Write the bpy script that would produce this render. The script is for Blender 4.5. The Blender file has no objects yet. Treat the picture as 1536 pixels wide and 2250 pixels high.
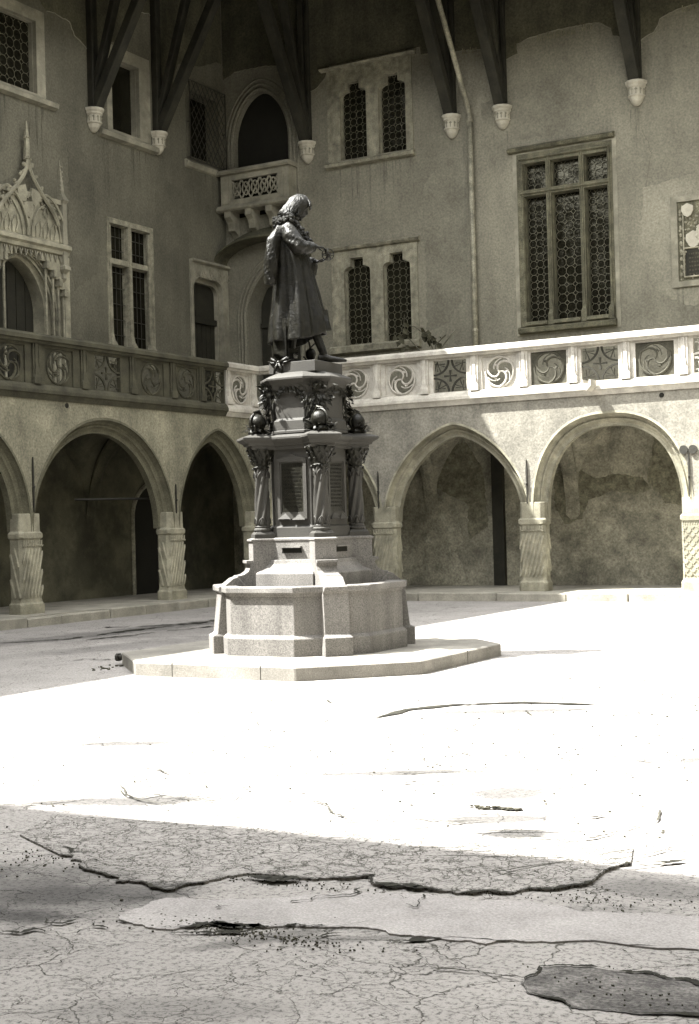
import bpy, bmesh, math, random
from mathutils import Vector, Matrix, noise
from mathutils.geometry import tessellate_polygon
R = random.Random(7)
S = bpy.context.scene
COL = S.collection
rad = math.radians
pi = math.pi

# ------------------------------------------------------------ camera
cd = bpy.data.cameras.new("camera"); cam = bpy.data.objects.new("camera", cd); COL.objects.link(cam)
yaw, pit, rol = rad(29.777), rad(0.454), rad(-1.538)
fwd = Vector((-math.sin(yaw)*math.cos(pit), math.cos(yaw)*math.cos(pit), math.sin(pit)))
rt0 = Vector((math.cos(yaw), math.sin(yaw), 0)); up0 = rt0.cross(fwd)
rt = math.cos(rol)*rt0 + math.sin(rol)*up0; up = -math.sin(rol)*rt0 + math.cos(rol)*up0
M = Matrix((rt, up, -fwd)).transposed().to_4x4(); M.translation = (0, 0, 1.65)
cam.matrix_world = M
cd.sensor_fit = 'VERTICAL'; cd.sensor_height = 36; cd.lens = 3106.46/2250*36
cd.clip_start = 0.1; cd.clip_end = 400
S.camera = cam

# ------------------------------------------------------------ sun, sky, exposure
SUN = Vector((0.52, 0.34, -1.0))
sl = bpy.data.lights.new("sun", 'SUN'); so = bpy.data.objects.new("sun", sl); COL.objects.link(so)
so.rotation_euler = SUN.to_track_quat('-Z', 'Y').to_euler(); so.location = (-20, -14, 40)
sl.energy = 2.0; sl.angle = rad(0.5); sl.color = (1.0, 0.985, 0.95)
W = bpy.data.worlds.new("World"); S.world = W; W.use_nodes = True
nt = W.node_tree; bg = nt.nodes['Background']
sky = nt.nodes.new('ShaderNodeTexSky'); sky.sky_type = 'NISHITA'; sky.sun_disc = False
sky.sun_elevation = math.asin(1/SUN.length); sky.sun_rotation = math.atan2(-SUN.x, -SUN.y)
bw = nt.nodes.new('ShaderNodeRGBToBW'); nt.links.new(sky.outputs[0], bw.inputs[0]); nt.links.new(bw.outputs[0], bg.inputs[0])
bg.inputs[1].default_value = 0.15
S.view_settings.view_transform = 'Standard'; S.view_settings.look = 'None'
S.view_settings.exposure = 4.0; S.view_settings.gamma = 1.0
S.render.engine = 'CYCLES'
S.cycles.max_bounces = 6; S.cycles.diffuse_bounces = 4

# ------------------------------------------------------------ materials
def col(v, b): return (v, v*0.945, v*(b+.02), 1)
def mat(name, v, b=0.7, var=0.25, sc=1.2, grain=0.15, gsc=60, rough=0.9, bump=0.3, bsc=30, metal=0.0, streak=0.0, stain=0.0, spec=0.3):
    m = bpy.data.materials.new(name); m.use_nodes = True
    n = m.node_tree.nodes; l = m.node_tree.links; p = n['Principled BSDF']
    p.inputs['Roughness'].default_value = rough; p.inputs['Metallic'].default_value = metal
    p.inputs['Specular IOR Level'].default_value = spec
    tc = n.new('ShaderNodeTexCoord')
    def noi(scale, det, rgh=0.55, vec=None):
        t = n.new('ShaderNodeTexNoise'); t.inputs['Scale'].default_value = scale; t.inputs['Detail'].default_value = det
        t.inputs['Roughness'].default_value = rgh; l.new(vec or tc.outputs['Object'], t.inputs['Vector']); return t.outputs['Fac']
    def ma(op, a, b_):
        t = n.new('ShaderNodeMath'); t.operation = op
        for i, x in enumerate((a, b_)):
            if isinstance(x, (int, float)): t.inputs[i].default_value = x
            else: l.new(x, t.inputs[i])
        return t.outputs[0]
    def rng(x, a, b_, c, d):
        t = n.new('ShaderNodeMapRange'); l.new(x, t.inputs[0])
        for i, y in enumerate((a, b_, c, d)): t.inputs[i+1].default_value = y
        return t.outputs[0]
    f = rng(noi(sc, 8, 0.62), 0.3, 0.7, 1-var, 1+var)
    f = ma('MULTIPLY', f, rng(noi(gsc, 3, 0.7), 0.3, 0.7, 1-grain, 1+grain))
    if streak:
        mp = n.new('ShaderNodeMapping'); mp.inputs['Scale'].default_value = (1, 1, 0.12); l.new(tc.outputs['Object'], mp.inputs[0])
        f = ma('MULTIPLY', f, rng(noi(3.0, 6, 0.6, mp.outputs[0]), 0.35, 0.7, 1-streak, 1+streak*0.5))
    if stain:
        f = ma('MULTIPLY', f, rng(noi(0.9, 5, 0.7), 0.45, 0.56, 1-stain, 1.0))
    mx = n.new('ShaderNodeMix'); mx.data_type = 'RGBA'; mx.blend_type = 'MULTIPLY'; mx.inputs['Factor'].default_value = 1
    mx.inputs['A'].default_value = col(v, b); l.new(f, mx.inputs['B']); l.new(mx.outputs['Result'], p.inputs['Base Color'])
    if bump:
        bp = n.new('ShaderNodeBump'); bp.inputs['Strength'].default_value = bump; bp.inputs['Distance'].default_value = 0.02
        l.new(noi(bsc, 6, 0.65), bp.inputs['Height']); l.new(bp.outputs[0], p.inputs['Normal'])
    return m
mPl   = mat("plaster_upper", 0.155, 0.70, 0.30, 0.45, 0.26, 22, bump=0.5, bsc=22, streak=0.12)
mFr   = mat("frieze_paint_hood_shade", 0.066, 0.58, 0.35, 1.2, 0.35, 22, bump=0.3, streak=0.25)
mPlLo = mat("plaster_arcade", 0.205, 0.76, 0.28, 1.3, 0.3, 24, bump=0.45, bsc=14, streak=0.2, stain=0.12)
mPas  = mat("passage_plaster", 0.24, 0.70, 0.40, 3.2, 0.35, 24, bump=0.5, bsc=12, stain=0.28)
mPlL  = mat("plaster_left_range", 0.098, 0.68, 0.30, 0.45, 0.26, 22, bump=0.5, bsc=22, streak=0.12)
mPlA  = mat("plaster_left_arcade", 0.21, 0.66, 0.28, 1.3, 0.35, 24, bump=0.45, bsc=14, streak=0.2, stain=0.12)
mPasL = mat("dark_passage_plaster", 0.085, 0.6, 0.45, 1.1, 0.25, 50, bump=0.5, bsc=12, stain=0.35)  # darker tone of passage plaster, left range only
mFar  = mat("low_bounce_plaster", 0.14, 0.66, 0.3, 1, 0.2, 30)  # tone set dark to cut bounce light onto the left wall
mFin  = mat("hairline_crack_dirt", 0.035, 0.7, 0.3, 9, 0.5, 60, bump=0)
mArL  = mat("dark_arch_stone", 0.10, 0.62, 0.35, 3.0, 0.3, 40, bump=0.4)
mJ    = mat("dark_window_stone", 0.10, 0.6, 0.45, 5.0, 0.35, 40, bump=0.4, streak=0.4)
mStO  = mat("old_grey_tracery_stone", 0.024, 0.66, 0.4, 5, 0.3, 50, bump=0.3)
mStO2 = mat("old_grey_wheel_stone", 0.05, 0.66, 0.4, 5, 0.3, 50, bump=0.3)
mPale = mat("bare_pale_plaster", 0.24, 0.7, 0.4, 3, 0.35, 24, bump=0.4)
mSt   = mat("trim_stone", 0.22, 0.70, 0.3, 3.0, 0.2, 80, bump=0.3, bsc=25, stain=0.25)
mStW  = mat("mottled_trim_stone", 0.21, 0.68, 0.45, 6.0, 0.35, 60, bump=0.4, bsc=25, streak=0.35)
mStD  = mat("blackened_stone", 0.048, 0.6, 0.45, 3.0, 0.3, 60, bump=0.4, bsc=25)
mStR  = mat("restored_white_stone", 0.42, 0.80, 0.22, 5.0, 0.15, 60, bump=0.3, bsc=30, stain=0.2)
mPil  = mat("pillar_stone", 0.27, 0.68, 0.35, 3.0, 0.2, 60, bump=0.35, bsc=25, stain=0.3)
mCor  = mat("corbel_stone", 0.34, 0.74, 0.18, 5.0, 0.12, 80, bump=0.2)
mGra  = mat("granite", 0.145, 0.84, 0.16, 2.0, 0.5, 70, rough=0.75, bump=0.12, bsc=90, streak=0.32)
mGra2 = mat("granite_upper", 0.037, 0.78, 0.2, 3.0, 0.3, 110, rough=0.7, bump=0.15, bsc=90)
mSlab = mat("step_stone", 0.22, 0.80, 0.25, 2.0, 0.3, 90, bump=0.25, bsc=40, stain=0.2)
mBr   = mat("bronze_patina", 0.009, 0.64, 0.6, 9.0, 0.45, 40, rough=0.36, metal=0.25, bump=0.5, bsc=30, spec=0.24)
mBrD  = mat("dark_bronze", 0.013, 0.6, 0.4, 9.0, 0.3, 70, rough=0.42, metal=0.3, bump=0.3, bsc=60, spec=0.3)
mTim  = mat("dark_timber", 0.022, 0.6, 0.4, 3.0, 0.3, 60, rough=0.8, bump=0.4, bsc=12, streak=0.4)
mDoor = mat("dark_door_wood", 0.018, 0.6, 0.3, 4.0, 0.3, 60, rough=0.7, bump=0.3)
mIron = mat("wrought_iron", 0.025, 0.7, 0.3, 8.0, 0.3, 60, rough=0.6)
mPipe = mat("weathered_zinc", 0.22, 0.68, 0.5, 5.0, 0.3, 40, rough=0.6, bump=0.3, streak=0.3)
mLead = mat("lead_cames", 0.10, 0.62, 0.25, 8, 0.2, 50, rough=0.6, bump=0)
mRoof = mat("roof_boards", 0.06, 0.6, 0.3, 2, 0.3, 40)
mLeaf = mat("leaf_green", 0.028, 0.55, 0.4, 8, 0.3, 60, rough=0.7, bump=0.1, spec=0.1)
mInk  = mat("faded_lettering", 0.16, 0.6, 0.5, 9, 0.4, 60, bump=0.2)
mWat  = mat("still_water", 0.02, 0.8, 0.1, 3, 0.1, 30, rough=0.08, bump=0.03, bsc=8, spec=0.5)
mGls  = mat("old_window_glass", 0.008, 0.6, 0.4, 9, 0.2, 40, rough=0.10, bump=0.5, bsc=5, spec=0.35)
mGls.node_tree.nodes["Principled BSDF"].inputs["Specular Tint"].default_value = (1, .96, .74, 1)
mDark = mat("unlit_interior", 0.01, 0.6, 0.2, 2, 0.1, 20, bump=0)
mPave = mat("pavement_stone", 0.24, 0.76, 0.3, 2, 0.3, 70, bump=0.3, bsc=20)
mCrk  = mat("crack_dirt", 0.012, 0.5, 0.5, 9, 0.5, 60, bump=0.5)
mAsD  = mat("worn_hollow_asphalt", 0.165, 0.86, 0.5, 6, 0.6, 60, bump=0.9, bsc=60, stain=0.4)
mAsS  = mat("smooth_asphalt_patch", 0.265, 0.88, 0.2, 2.5, 0.3, 90, bump=0.3, bsc=80)
mSoil = mat("damp_dirt", 0.17, 0.8, 0.3, 1.6, 0.3, 70, bump=0.5, bsc=30, stain=0.35)

def ground_mat(name, v, pebble, crk, cells, thr, dist=0.05, width=0.05):
    m = mat(name, v, 0.86, 0.16, 0.8, 0.1, 120, bump=0)
    n = m.node_tree.nodes; l = m.node_tree.links; p = n['Principled BSDF']
    tc = n.new('ShaderNodeTexCoord')
    def mk(t, **k):
        x = n.new(t)
        for a, b in k.items(): setattr(x, a, b)
        return x
    base = p.inputs['Base Color'].links[0].from_socket
    def math_(op, a, b):
        t = mk('ShaderNodeMath', operation=op)
        for i, x in enumerate((a, b)):
            if isinstance(x, (int, float)): t.inputs[i].default_value = x
            else: l.new(x, t.inputs[i])
        return t.outputs[0]
    def rng(x, a, b, c, d):
        t = mk('ShaderNodeMapRange'); l.new(x, t.inputs[0])
        for i, y in enumerate((a, b, c, d)): t.inputs[i+1].default_value = y
        return t.outputs[0]
    def noi(scale, det, vec=None, rgh=0.6):
        t = mk('ShaderNodeTexNoise'); t.inputs['Scale'].default_value = scale; t.inputs['Detail'].default_value = det; t.inputs['Roughness'].default_value = rgh
        l.new(vec or tc.outputs['Object'], t.inputs['Vector']); return t
    wob = noi(3.2, 5); vm = mk('ShaderNodeVectorMath', operation='SCALE'); l.new(wob.outputs['Color'], vm.inputs[0]); vm.inputs['Scale'].default_value = dist*6
    va = mk('ShaderNodeVectorMath', operation='ADD'); l.new(tc.outputs['Object'], va.inputs[0]); l.new(vm.outputs[0], va.inputs[1])
    fac = None; hgt = None
    for sc, th, wd in ((cells, thr, width), (cells*3.1, thr+0.05, width*1.4)):
        vo = mk('ShaderNodeTexVoronoi', feature='DISTANCE_TO_EDGE'); vo.inputs['Scale'].default_value = sc; l.new(va.outputs[0], vo.inputs['Vector'])
        line = rng(vo.outputs['Distance'], 0.0, wd, 1.0, 0.0)
        msk = rng(noi(sc*0.33, 4).outputs['Fac'], th, th+0.07, 0.0, 1.0)
        k = math_('MULTIPLY', line, msk)
        fac = k if fac is None else math_('MAXIMUM', fac, k)
    fac = math_('MULTIPLY', fac, crk)
    mx = mk('ShaderNodeMix', data_type='RGBA'); l.new(fac, mx.inputs['Factor']); l.new(base, mx.inputs['A']); mx.inputs['B'].default_value = col(0.03, 0.6)
    # coarse aggregate pits
    pv = mk('ShaderNodeTexVoronoi', feature='F1'); pv.inputs['Scale'].default_value = 75; l.new(tc.outputs['Object'], pv.inputs['Vector'])
    pn = noi(38, 4, rgh=0.8)
    pit_ = rng(pn.outputs['Fac'], 0.36, 0.5, 1-pebble, 1.0)
    sp = mk('ShaderNodeSeparateXYZ'); l.new(tc.outputs['Object'], sp.inputs[0]); nn = noi(2.2, 6, rgh=0.7).outputs['Fac']
    for (ex, ey, rx, ry, an, dk) in STAINS:      # dirt and damp marks lying on the paving
        c_, s_ = math.cos(an), math.sin(an)
        X = math_('SUBTRACT', sp.outputs[0], ex); Y = math_('SUBTRACT', sp.outputs[1], ey)
        A = math_('DIVIDE', math_('ADD', math_('MULTIPLY', X, c_), math_('MULTIPLY', Y, s_)), rx); B = math_('DIVIDE', math_('SUBTRACT', math_('MULTIPLY', Y, c_), math_('MULTIPLY', X, s_)), ry)
        q = math_('ADD', math_('ADD', math_('MULTIPLY', A, A), math_('MULTIPLY', B, B)), math_('MULTIPLY', math_('SUBTRACT', nn, 0.5), 2.6))
        pit_ = math_('MULTIPLY', pit_, rng(q, 0.35, 1.35, dk, 1.0))
    m2 = mk('ShaderNodeMix', data_type='RGBA', blend_type='MULTIPLY'); m2.inputs['Factor'].default_value = 1
    l.new(mx.outputs['Result'], m2.inputs['A']); l.new(pit_, m2.inputs['B']); l.new(m2.outputs['Result'], p.inputs['Base Color'])
    h = math_('SUBTRACT', math_('MULTIPLY', pn.outputs['Fac'], 0.35), math_('MULTIPLY', fac, 1.0))
    bp = mk('ShaderNodeBump'); bp.inputs['Strength'].default_value = 0.6; bp.inputs['Distance'].default_value = 0.012
    l.new(h, bp.inputs['Height']); l.new(bp.outputs[0], p.inputs['Normal'])
    return m
STAINS = [(-2.2, 5.35, 1.2, .22, .35, .8), (-4.6, 3.9, .9, .25, .5, .75), (-1.3, 5.6, .5, .25, .5, .72), (-3.0, 3.9, .5, .12, .5, .8), (-4.75, 4.85, .95, .5, .1, .38), (-4.6, 4.45, .6, .14, .35, .4), (-4.2, 5.0, .5, .18, .5, .6), (-1.8, 6.08, .55, .16, 0, .6), (-2.2, 5.55, .5, .1, .5, .75), (-3.4, 7.85, .34, .2, .5, .30), (-2.98, 6.84, .22, .12, .5, .2),
          (-3.2, 7.15, .35, .12, .5, .3), (-5.5, 6.75, .7, .16, .5, .27), (-4.4, 8.2, .5, .1, .5, .3), (-1.6, 7.9, .6, .1, .5, .3), (-6.9, 8.6, .5, .1, .5, .3), (-2.3, 9.6, .9, .14, .5, .32), (-4.9, 11.2, .9, .12, .5, .32), (-12.5, 16.5, 3.4, .5, 1.3, .72), (-14.6, 18.0, 4.5, .5, 1.45, .6), (-13.3, 20, 4.0, 1.2, 1.4, .72), (-3.15, 4.72, .35, .07, .9, .55), (-2.85, 4.85, .3, .05, .5, .6)]
mGnd = ground_mat("cracked_asphalt", 0.265, 0.72, 0.97, 2.1, 0.42, width=0.010)
mCrz = ground_mat("crazed_asphalt", 0.255, 0.55, 1.0, 7.0, 0.36, dist=0.06, width=0.036)

# ------------------------------------------------------------ mesh helpers
class MB:
    """collects geometry; fr maps local (a,b,c) to world"""
    def __init__(s, fr=None): s.v = []; s.f = []; s.fr = fr
    def add(s, vs, fs):
        o = len(s.v)
        for p in vs: s.v.append(s.fr(*p) if s.fr else tuple(p))
        for f in fs: s.f.append(tuple(i+o for i in f))
    def box(s, a0, a1, b0, b1, c0, c1):
        s.add([(a, b, c) for a in (a0, a1) for b in (b0, b1) for c in (c0, c1)],
              [(0,1,3,2),(4,6,7,5),(0,4,5,1),(2,3,7,6),(0,2,6,4),(1,5,7,3)])
    def frus(s, c, h0, h1, z0, z1, rot=0):
        """square frustum about c"""
        vs = []
        for h, z in ((h0, z0), (h1, z1)):
            for k in range(4):
                t = rot+pi/4+k*pi/2; vs.append((c[0]+h*1.4142*math.cos(t), c[1]+h*1.4142*math.sin(t), z))
        s.add(vs, [(0,1,2,3),(4,5,6,7)]+[(k,(k+1)%4,4+(k+1)%4,4+k) for k in range(4)])
    def loft(s, rings, cap=True, closed=True):
        n = len(rings[0]); vs = [p for r in rings for p in r]; fs = []
        for i in range(len(rings)-1):
            for k in range(n if closed else n-1):
                a = i*n+k; b = i*n+(k+1)%n; fs.append((a, b, b+n, a+n))
        if cap: fs.append(tuple(range(n))); fs.append(tuple(range((len(rings)-1)*n, len(rings)*n)))
        s.add(vs, fs)
    def tube(s, path, r, n=6, cap=True, flat=1.0):
        P = [Vector(p) for p in path]; rings = []; N = len(P)
        rr = r if isinstance(r, (list, tuple)) else [r]*N
        prev = None
        for i, p in enumerate(P):
            t = (P[min(i+1, N-1)]-P[max(i-1, 0)])
            if t.length < 1e-9: t = Vector((0, 0, 1))
            t.normalize()
            ref = prev if prev is not None else (Vector((0, 0, 1)) if abs(t.z) < 0.9 else Vector((1, 0, 0)))
            x = ref-t*ref.dot(t)
            if x.length < 1e-6: x = Vector((1, 0, 0))-t*t.x
            x.normalize(); prev = x; y = t.cross(x)
            rings.append([tuple(p+(x*math.cos(2*pi*k/n+pi/n)+y*math.sin(2*pi*k/n+pi/n)*flat)*rr[i]) for k in range(n)])
        s.loft(rings, cap)
    def lathe(s, c, prof, n=16, tw=0, star=0, nst=0):
        rings = []
        for j, (r, z) in enumerate(prof):
            ring = []
            for k in range(n):
                t = 2*pi*k/n
                q = r*(1+star*math.cos(nst*(t+tw*z)))
                ring.append((c[0]+q*math.cos(t), c[1]+q*math.sin(t), c[2]+z))
            rings.append(ring)
        s.loft(rings)
    def prism(s, poly, z0, z1):
        s.loft([[(x, y, z0) for x, y in poly], [(x, y, z1) for x, y in poly]])
    def ball(s, c, rx, ry=None, rz=None, n=12, m=8):
        ry = ry or rx; rz = rz or rx
        rings = []
        for j in range(m+1):
            t = -pi/2+pi*j/m; q = max(math.cos(t), 0.02)
            rings.append([(c[0]+rx*q*math.cos(2*pi*k/n), c[1]+ry*q*math.sin(2*pi*k/n), c[2]+rz*math.sin(t)) for k in range(n)])
        s.loft(rings)
    def plate(s, outer, holes, b0, b1, back=False):
        """flat plate in (a,c) plane between depth b0 (front) and b1, with holes; a,c polygons"""
        polys = [outer]+list(holes)
        flat = [p for q in polys for p in q]
        tris = tessellate_polygon([[Vector((p[0], p[1], 0)) for p in q] for q in polys])
        s.add([(p[0], b0, p[1]) for p in flat], [tuple(t) for t in tris])
        if back: s.add([(p[0], b1, p[1]) for p in flat], [tuple(t) for t in tris])
        for q in polys:
            n = len(q)
            s.add([(p[0], b0, p[1]) for p in q]+[(p[0], b1, p[1]) for p in q], [(k, (k+1) % n, n+(k+1) % n, n+k) for k in range(n)])
    def leaf(s, p, d, nrm, L, w):
        p = Vector(p); d = Vector(d).normalized(); nr = Vector(nrm).normalized(); sd = d.cross(nr)
        if sd.length < 1e-3: sd = d.orthogonal()
        sd.normalize(); nr = sd.cross(d)
        a = p; b = p+d*L*0.45+sd*w+nr*w*0.4; c = p+d*L; e = p+d*L*0.45-sd*w+nr*w*0.4; m_ = p+d*L*0.5+nr*w*0.1
        s.add([tuple(x) for x in (a, b, c, e, m_)], [(0, 1, 4), (1, 2, 4), (2, 3, 4), (3, 0, 4)])
    def build(s, name, m, parent=None, smooth=False, fix=True, bev=0):
        me = bpy.data.meshes.new(name)
        off = Vector((0, 0, 0)); q = parent
        while q is not None: off += q.location; q = q.parent
        me.from_pydata([tuple(Vector(p)-off) for p in s.v], [], s.f)
        if fix:
            b = bmesh.new(); b.from_mesh(me); bmesh.ops.recalc_face_normals(b, faces=b.faces); b.to_mesh(me); b.free()
        me.materials.append(m); me.update()
        if smooth: me.shade_smooth()
        o = bpy.data.objects.new(name, me); COL.objects.link(o)
        if parent: o.parent = parent
        if bev:
            md = o.modifiers.new('bevel', 'BEVEL'); md.width = bev; md.segments = 1; md.limit_method = 'ANGLE'; md.angle_limit = rad(40)
        return o
def tag(o, label, cat, group=None):
    o['label'] = label; o['category'] = cat
    if group: o['group'] = group
    return o
def thing(name, label, cat, loc, group=None):
    o = bpy.data.objects.new(name, None); COL.objects.link(o); o.location = loc; o.empty_display_size = 0.3
    return tag(o, label, cat, group)
def struct(o): o['kind'] = 'structure'; return o
def plabel(o, t): o['label'] = t; return o

# ------------------------------------------------------------ site dimensions (metres)
XL, YR, D = -17.63, 26.78, 2.4          # balustrade planes of the two ranges, depth of the gallery
XU, YU = XL-D, YR+D                     # upper wall planes
ZR = 5.25
EX, EY, EZ = -17.0, 24.8, 13.0         # eave edges
def FL(u, d, z): return (XL+d, u, z)    # left range: u along the wall, d out of it
def FLu(u, d, z): return (XU+d, u, z)
def FR(u, d, z): return (u, YR-d, z)
def FRu(u, d, z): return (u, YU-d, z)
def rect(a0, a1, c0, c1): return [(a0, c0), (a1, c0), (a1, c1), (a0, c1)]
def arc_pts(uc, h, zs, rise, p=2.0, q=2.0, n=28):
    out = []
    for i in range(n+1):
        t = -math.cos(pi*i/n)
        out.append((uc+h*t, zs+rise*max(0.0, 1-abs(t)**p)**(1/q)))
    return out

# ------------------------------------------------------------ ground
g = MB(); g.box(-60, 50, -50, 70, -0.5, 0.0); struct(g.build("ground", mGnd))
def poly_sheet(name, pts, z, m, jag=0.0, h=0.0, n=6):
    P = []
    for i, a in enumerate(pts):
        b = pts[(i+1) % len(pts)]
        for k in range(n):
            t = k/n; x = a[0]+(b[0]-a[0])*t; y = a[1]+(b[1]-a[1])*t
            P.append((x+R.uniform(-jag, jag), y+R.uniform(-jag, jag)))
    s = MB(); tris = tessellate_polygon([[Vector((x, y, 0)) for x, y in P]])
    s.add([(x, y, z) for x, y in P], [tuple(t) for t in tris])
    if h:
        N = len(P); s.add([(x, y, z) for x, y in P]+[(x, y, z-h) for x, y in P], [(k, (k+1) % N, N+(k+1) % N, N+k) for k in range(N)])
    return struct(s.build(name, m, fix=False))
def fract(pts, amp=.22, lev=4, closed=False, cap=.05):
    """midpoint displacement: the broken edge of the asphalt"""
    rr = random.Random(len(pts)*7+3); P = [Vector(p) for p in pts]+([Vector(pts[0])] if closed else [])
    for k in range(lev):
        Q = [P[0]]
        for a, b in zip(P, P[1:]):
            d = b-a; L = d.length
            if L > .018: m = (a+b)/2+Vector((-d.y, d.x))*max(-cap/max(L, .01), min(cap/max(L, .01), rr.gauss(0, amp*.5))); Q.append(m)
            Q.append(b)
        P = Q
    if closed: P.pop()
    return [tuple(p) for p in P]
def crack(pts, w, z=0.009, name="pavement_crack", jag=None, m=None, lo=0.08):
    s = MB(); jag = w*.45+.001 if jag is None else jag*.4
    P = []
    for i in range(len(pts)-1):
        a = Vector(pts[i]); b = Vector(pts[i+1]); n = max(2, int((b-a).length/(0.02 if a.y < 9 else .08)))
        for k in range(n): P.append(a.lerp(b, k/n)+Vector((R.uniform(-jag, jag), R.uniform(-jag, jag))))
    P.append(Vector(pts[-1])); N = len(P); vs = []
    for i, p in enumerate(P):
        t = (P[min(i+1, N-1)]-P[max(i-1, 0)]).normalized(); q = Vector((-t.y, t.x))
        e = min(1, i/3, (N-1-i)/3); ww = w*(lo+.55+.9*noise.noise(Vector((p.x*22, p.y*22, .3)))+.35*R.random())*(1 if lo > .5 else max(.06, min(1.7, .7+2.4*noise.noise(Vector((p.x*5, p.y*5, 1.3))))))*(0.15+0.85*e)
        vs += [(p.x+q.x*ww, p.y+q.y*ww, z), (p.x-q.x*ww, p.y-q.y*ww, z)]
    s.add(vs, [(2*i, 2*i+1, 2*i+3, 2*i+2) for i in range(N-1)])
    return struct(s.build(name, m or mCrk, fix=False))
E1 = [(-4.88, 5.48), (-4.79, 5.48), (-4.59, 5.31), (-4.41, 5.26), (-4.26, 5.16), (-4.15, 5.21), (-4.04, 5.15), (-3.93, 5.15), (-3.92, 5.27), (-3.86, 5.38), (-3.84, 5.47), (-3.78, 5.54), (-3.69, 5.56), (-3.49, 5.57), (-3.37, 5.63), (-3.22, 5.74), (-3.14, 5.61), (-2.98, 5.64), (-2.84, 5.63), (-2.7, 5.64), (-2.62, 5.71), (-2.5, 5.73), (-2.44, 5.83), (-2.34, 5.91), (-2.26, 5.99), (-2.26, 6.11), (-2.25, 6.33), (-2.21, 6.45)]
E1top = [(-2.3, 6.75), (-3.3, 6.6), (-4.6, 6.35), (-5.6, 6.25), (-5.4, 5.75)]
E1 = fract(E1); poly_sheet("crazed_paving", E1+E1top, 0.012, mCrz, 0.0, 0.012, 1)
PATCH = [(-3.85, 4.68), (-3.89, 4.82), (-3.9, 4.97), (-3.81, 5.09), (-3.71, 5.07), (-3.57, 5.15), (-3.37, 5.27), (-3.18, 5.5), (-3.08, 5.48), (-2.94, 5.52), (-2.76, 5.54), (-2.3, 5.62), (-1.6, 5.75), (-0.8, 5.8), (-0.8, 5.3), (-2.09, 5.13), (-2.27, 5.07), (-2.5, 5.0), (-2.83, 5.01), (-2.96, 4.96), (-3.07, 4.91), (-3.23, 4.83), (-3.47, 4.78), (-3.6, 4.64), (-3.75, 4.65)]
poly_sheet("smooth_paving_patch", fract(PATCH, .2, 4, True), 0.008, mAsS, 0.0, 0.008, 1)
HOLE = [(-2.02, 4.84), (-1.96, 4.88), (-1.85, 4.92), (-1.69, 4.91), (-1.56, 4.9), (-1.44, 4.89), (-1.3, 4.87), (-1.1, 4.84), (-1.1, 4.6), (-1.23, 4.6), (-1.35, 4.58), (-1.52, 4.52), (-1.64, 4.5), (-1.76, 4.48), (-1.86, 4.54), (-1.94, 4.55), (-2.01, 4.64), (-2.01, 4.72)]
H0 = fract(HOLE, .22, 3, True, .03); poly_sheet("paving_hole", H0, 0.004, mAsD, 0.0, 0, 1); n_ = len(H0)
crack(H0[:int(n_*.40)], 0.02, 0.0085, jag=.004); crack([H0[0]]+H0[:int(n_*.53):-1], 0.011, 0.0085, jag=.004)
n_ = len(E1)//2; crack(E1[:n_], 0.006, 0.016, jag=.006); crack(E1[n_-1:], 0.009, 0.016, jag=.006)
crack([(-3.14, 5.6), (-2.98, 5.63), (-2.84, 5.62)], 0.022, 0.02)
crack([(-3.84, 5.47), (-3.6, 5.49), (-3.45, 5.56)], 0.028, 0.02)
crack([(-2.21, 6.45), (-2.06, 6.51), (-2.01, 6.56), (-1.94, 6.65), (-1.6, 6.8)], 0.012, 0.016)
E2 = fract([(-3.85, 4.66), (-3.75, 4.65), (-3.63, 4.61), (-3.59, 4.66), (-3.47, 4.78), (-3.32, 4.79), (-3.23, 4.83), (-3.12, 4.92), (-3.07, 4.91), (-3.02, 4.95), (-2.96, 4.96), (-2.83, 5.01)], .3, 3); e_ = len(E2)//12
crack(E2[:5*e_], 0.008); crack(E2[3*e_:9*e_], 0.026, 0.012); crack(E2[8*e_:], 0.008, 0.013)
crack([(-2.95, 4.80), (-2.93, 4.86), (-2.85, 4.92), (-2.76, 4.97)], 0.014)
crack([(-2.62, 4.86), (-2.6, 4.92), (-2.5, 5.0)], 0.016); crack(fract([(-2.5, 5.0), (-2.27, 5.07), (-2.09, 5.15), (-1.7, 5.25)], .2, 3), 0.003)
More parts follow.
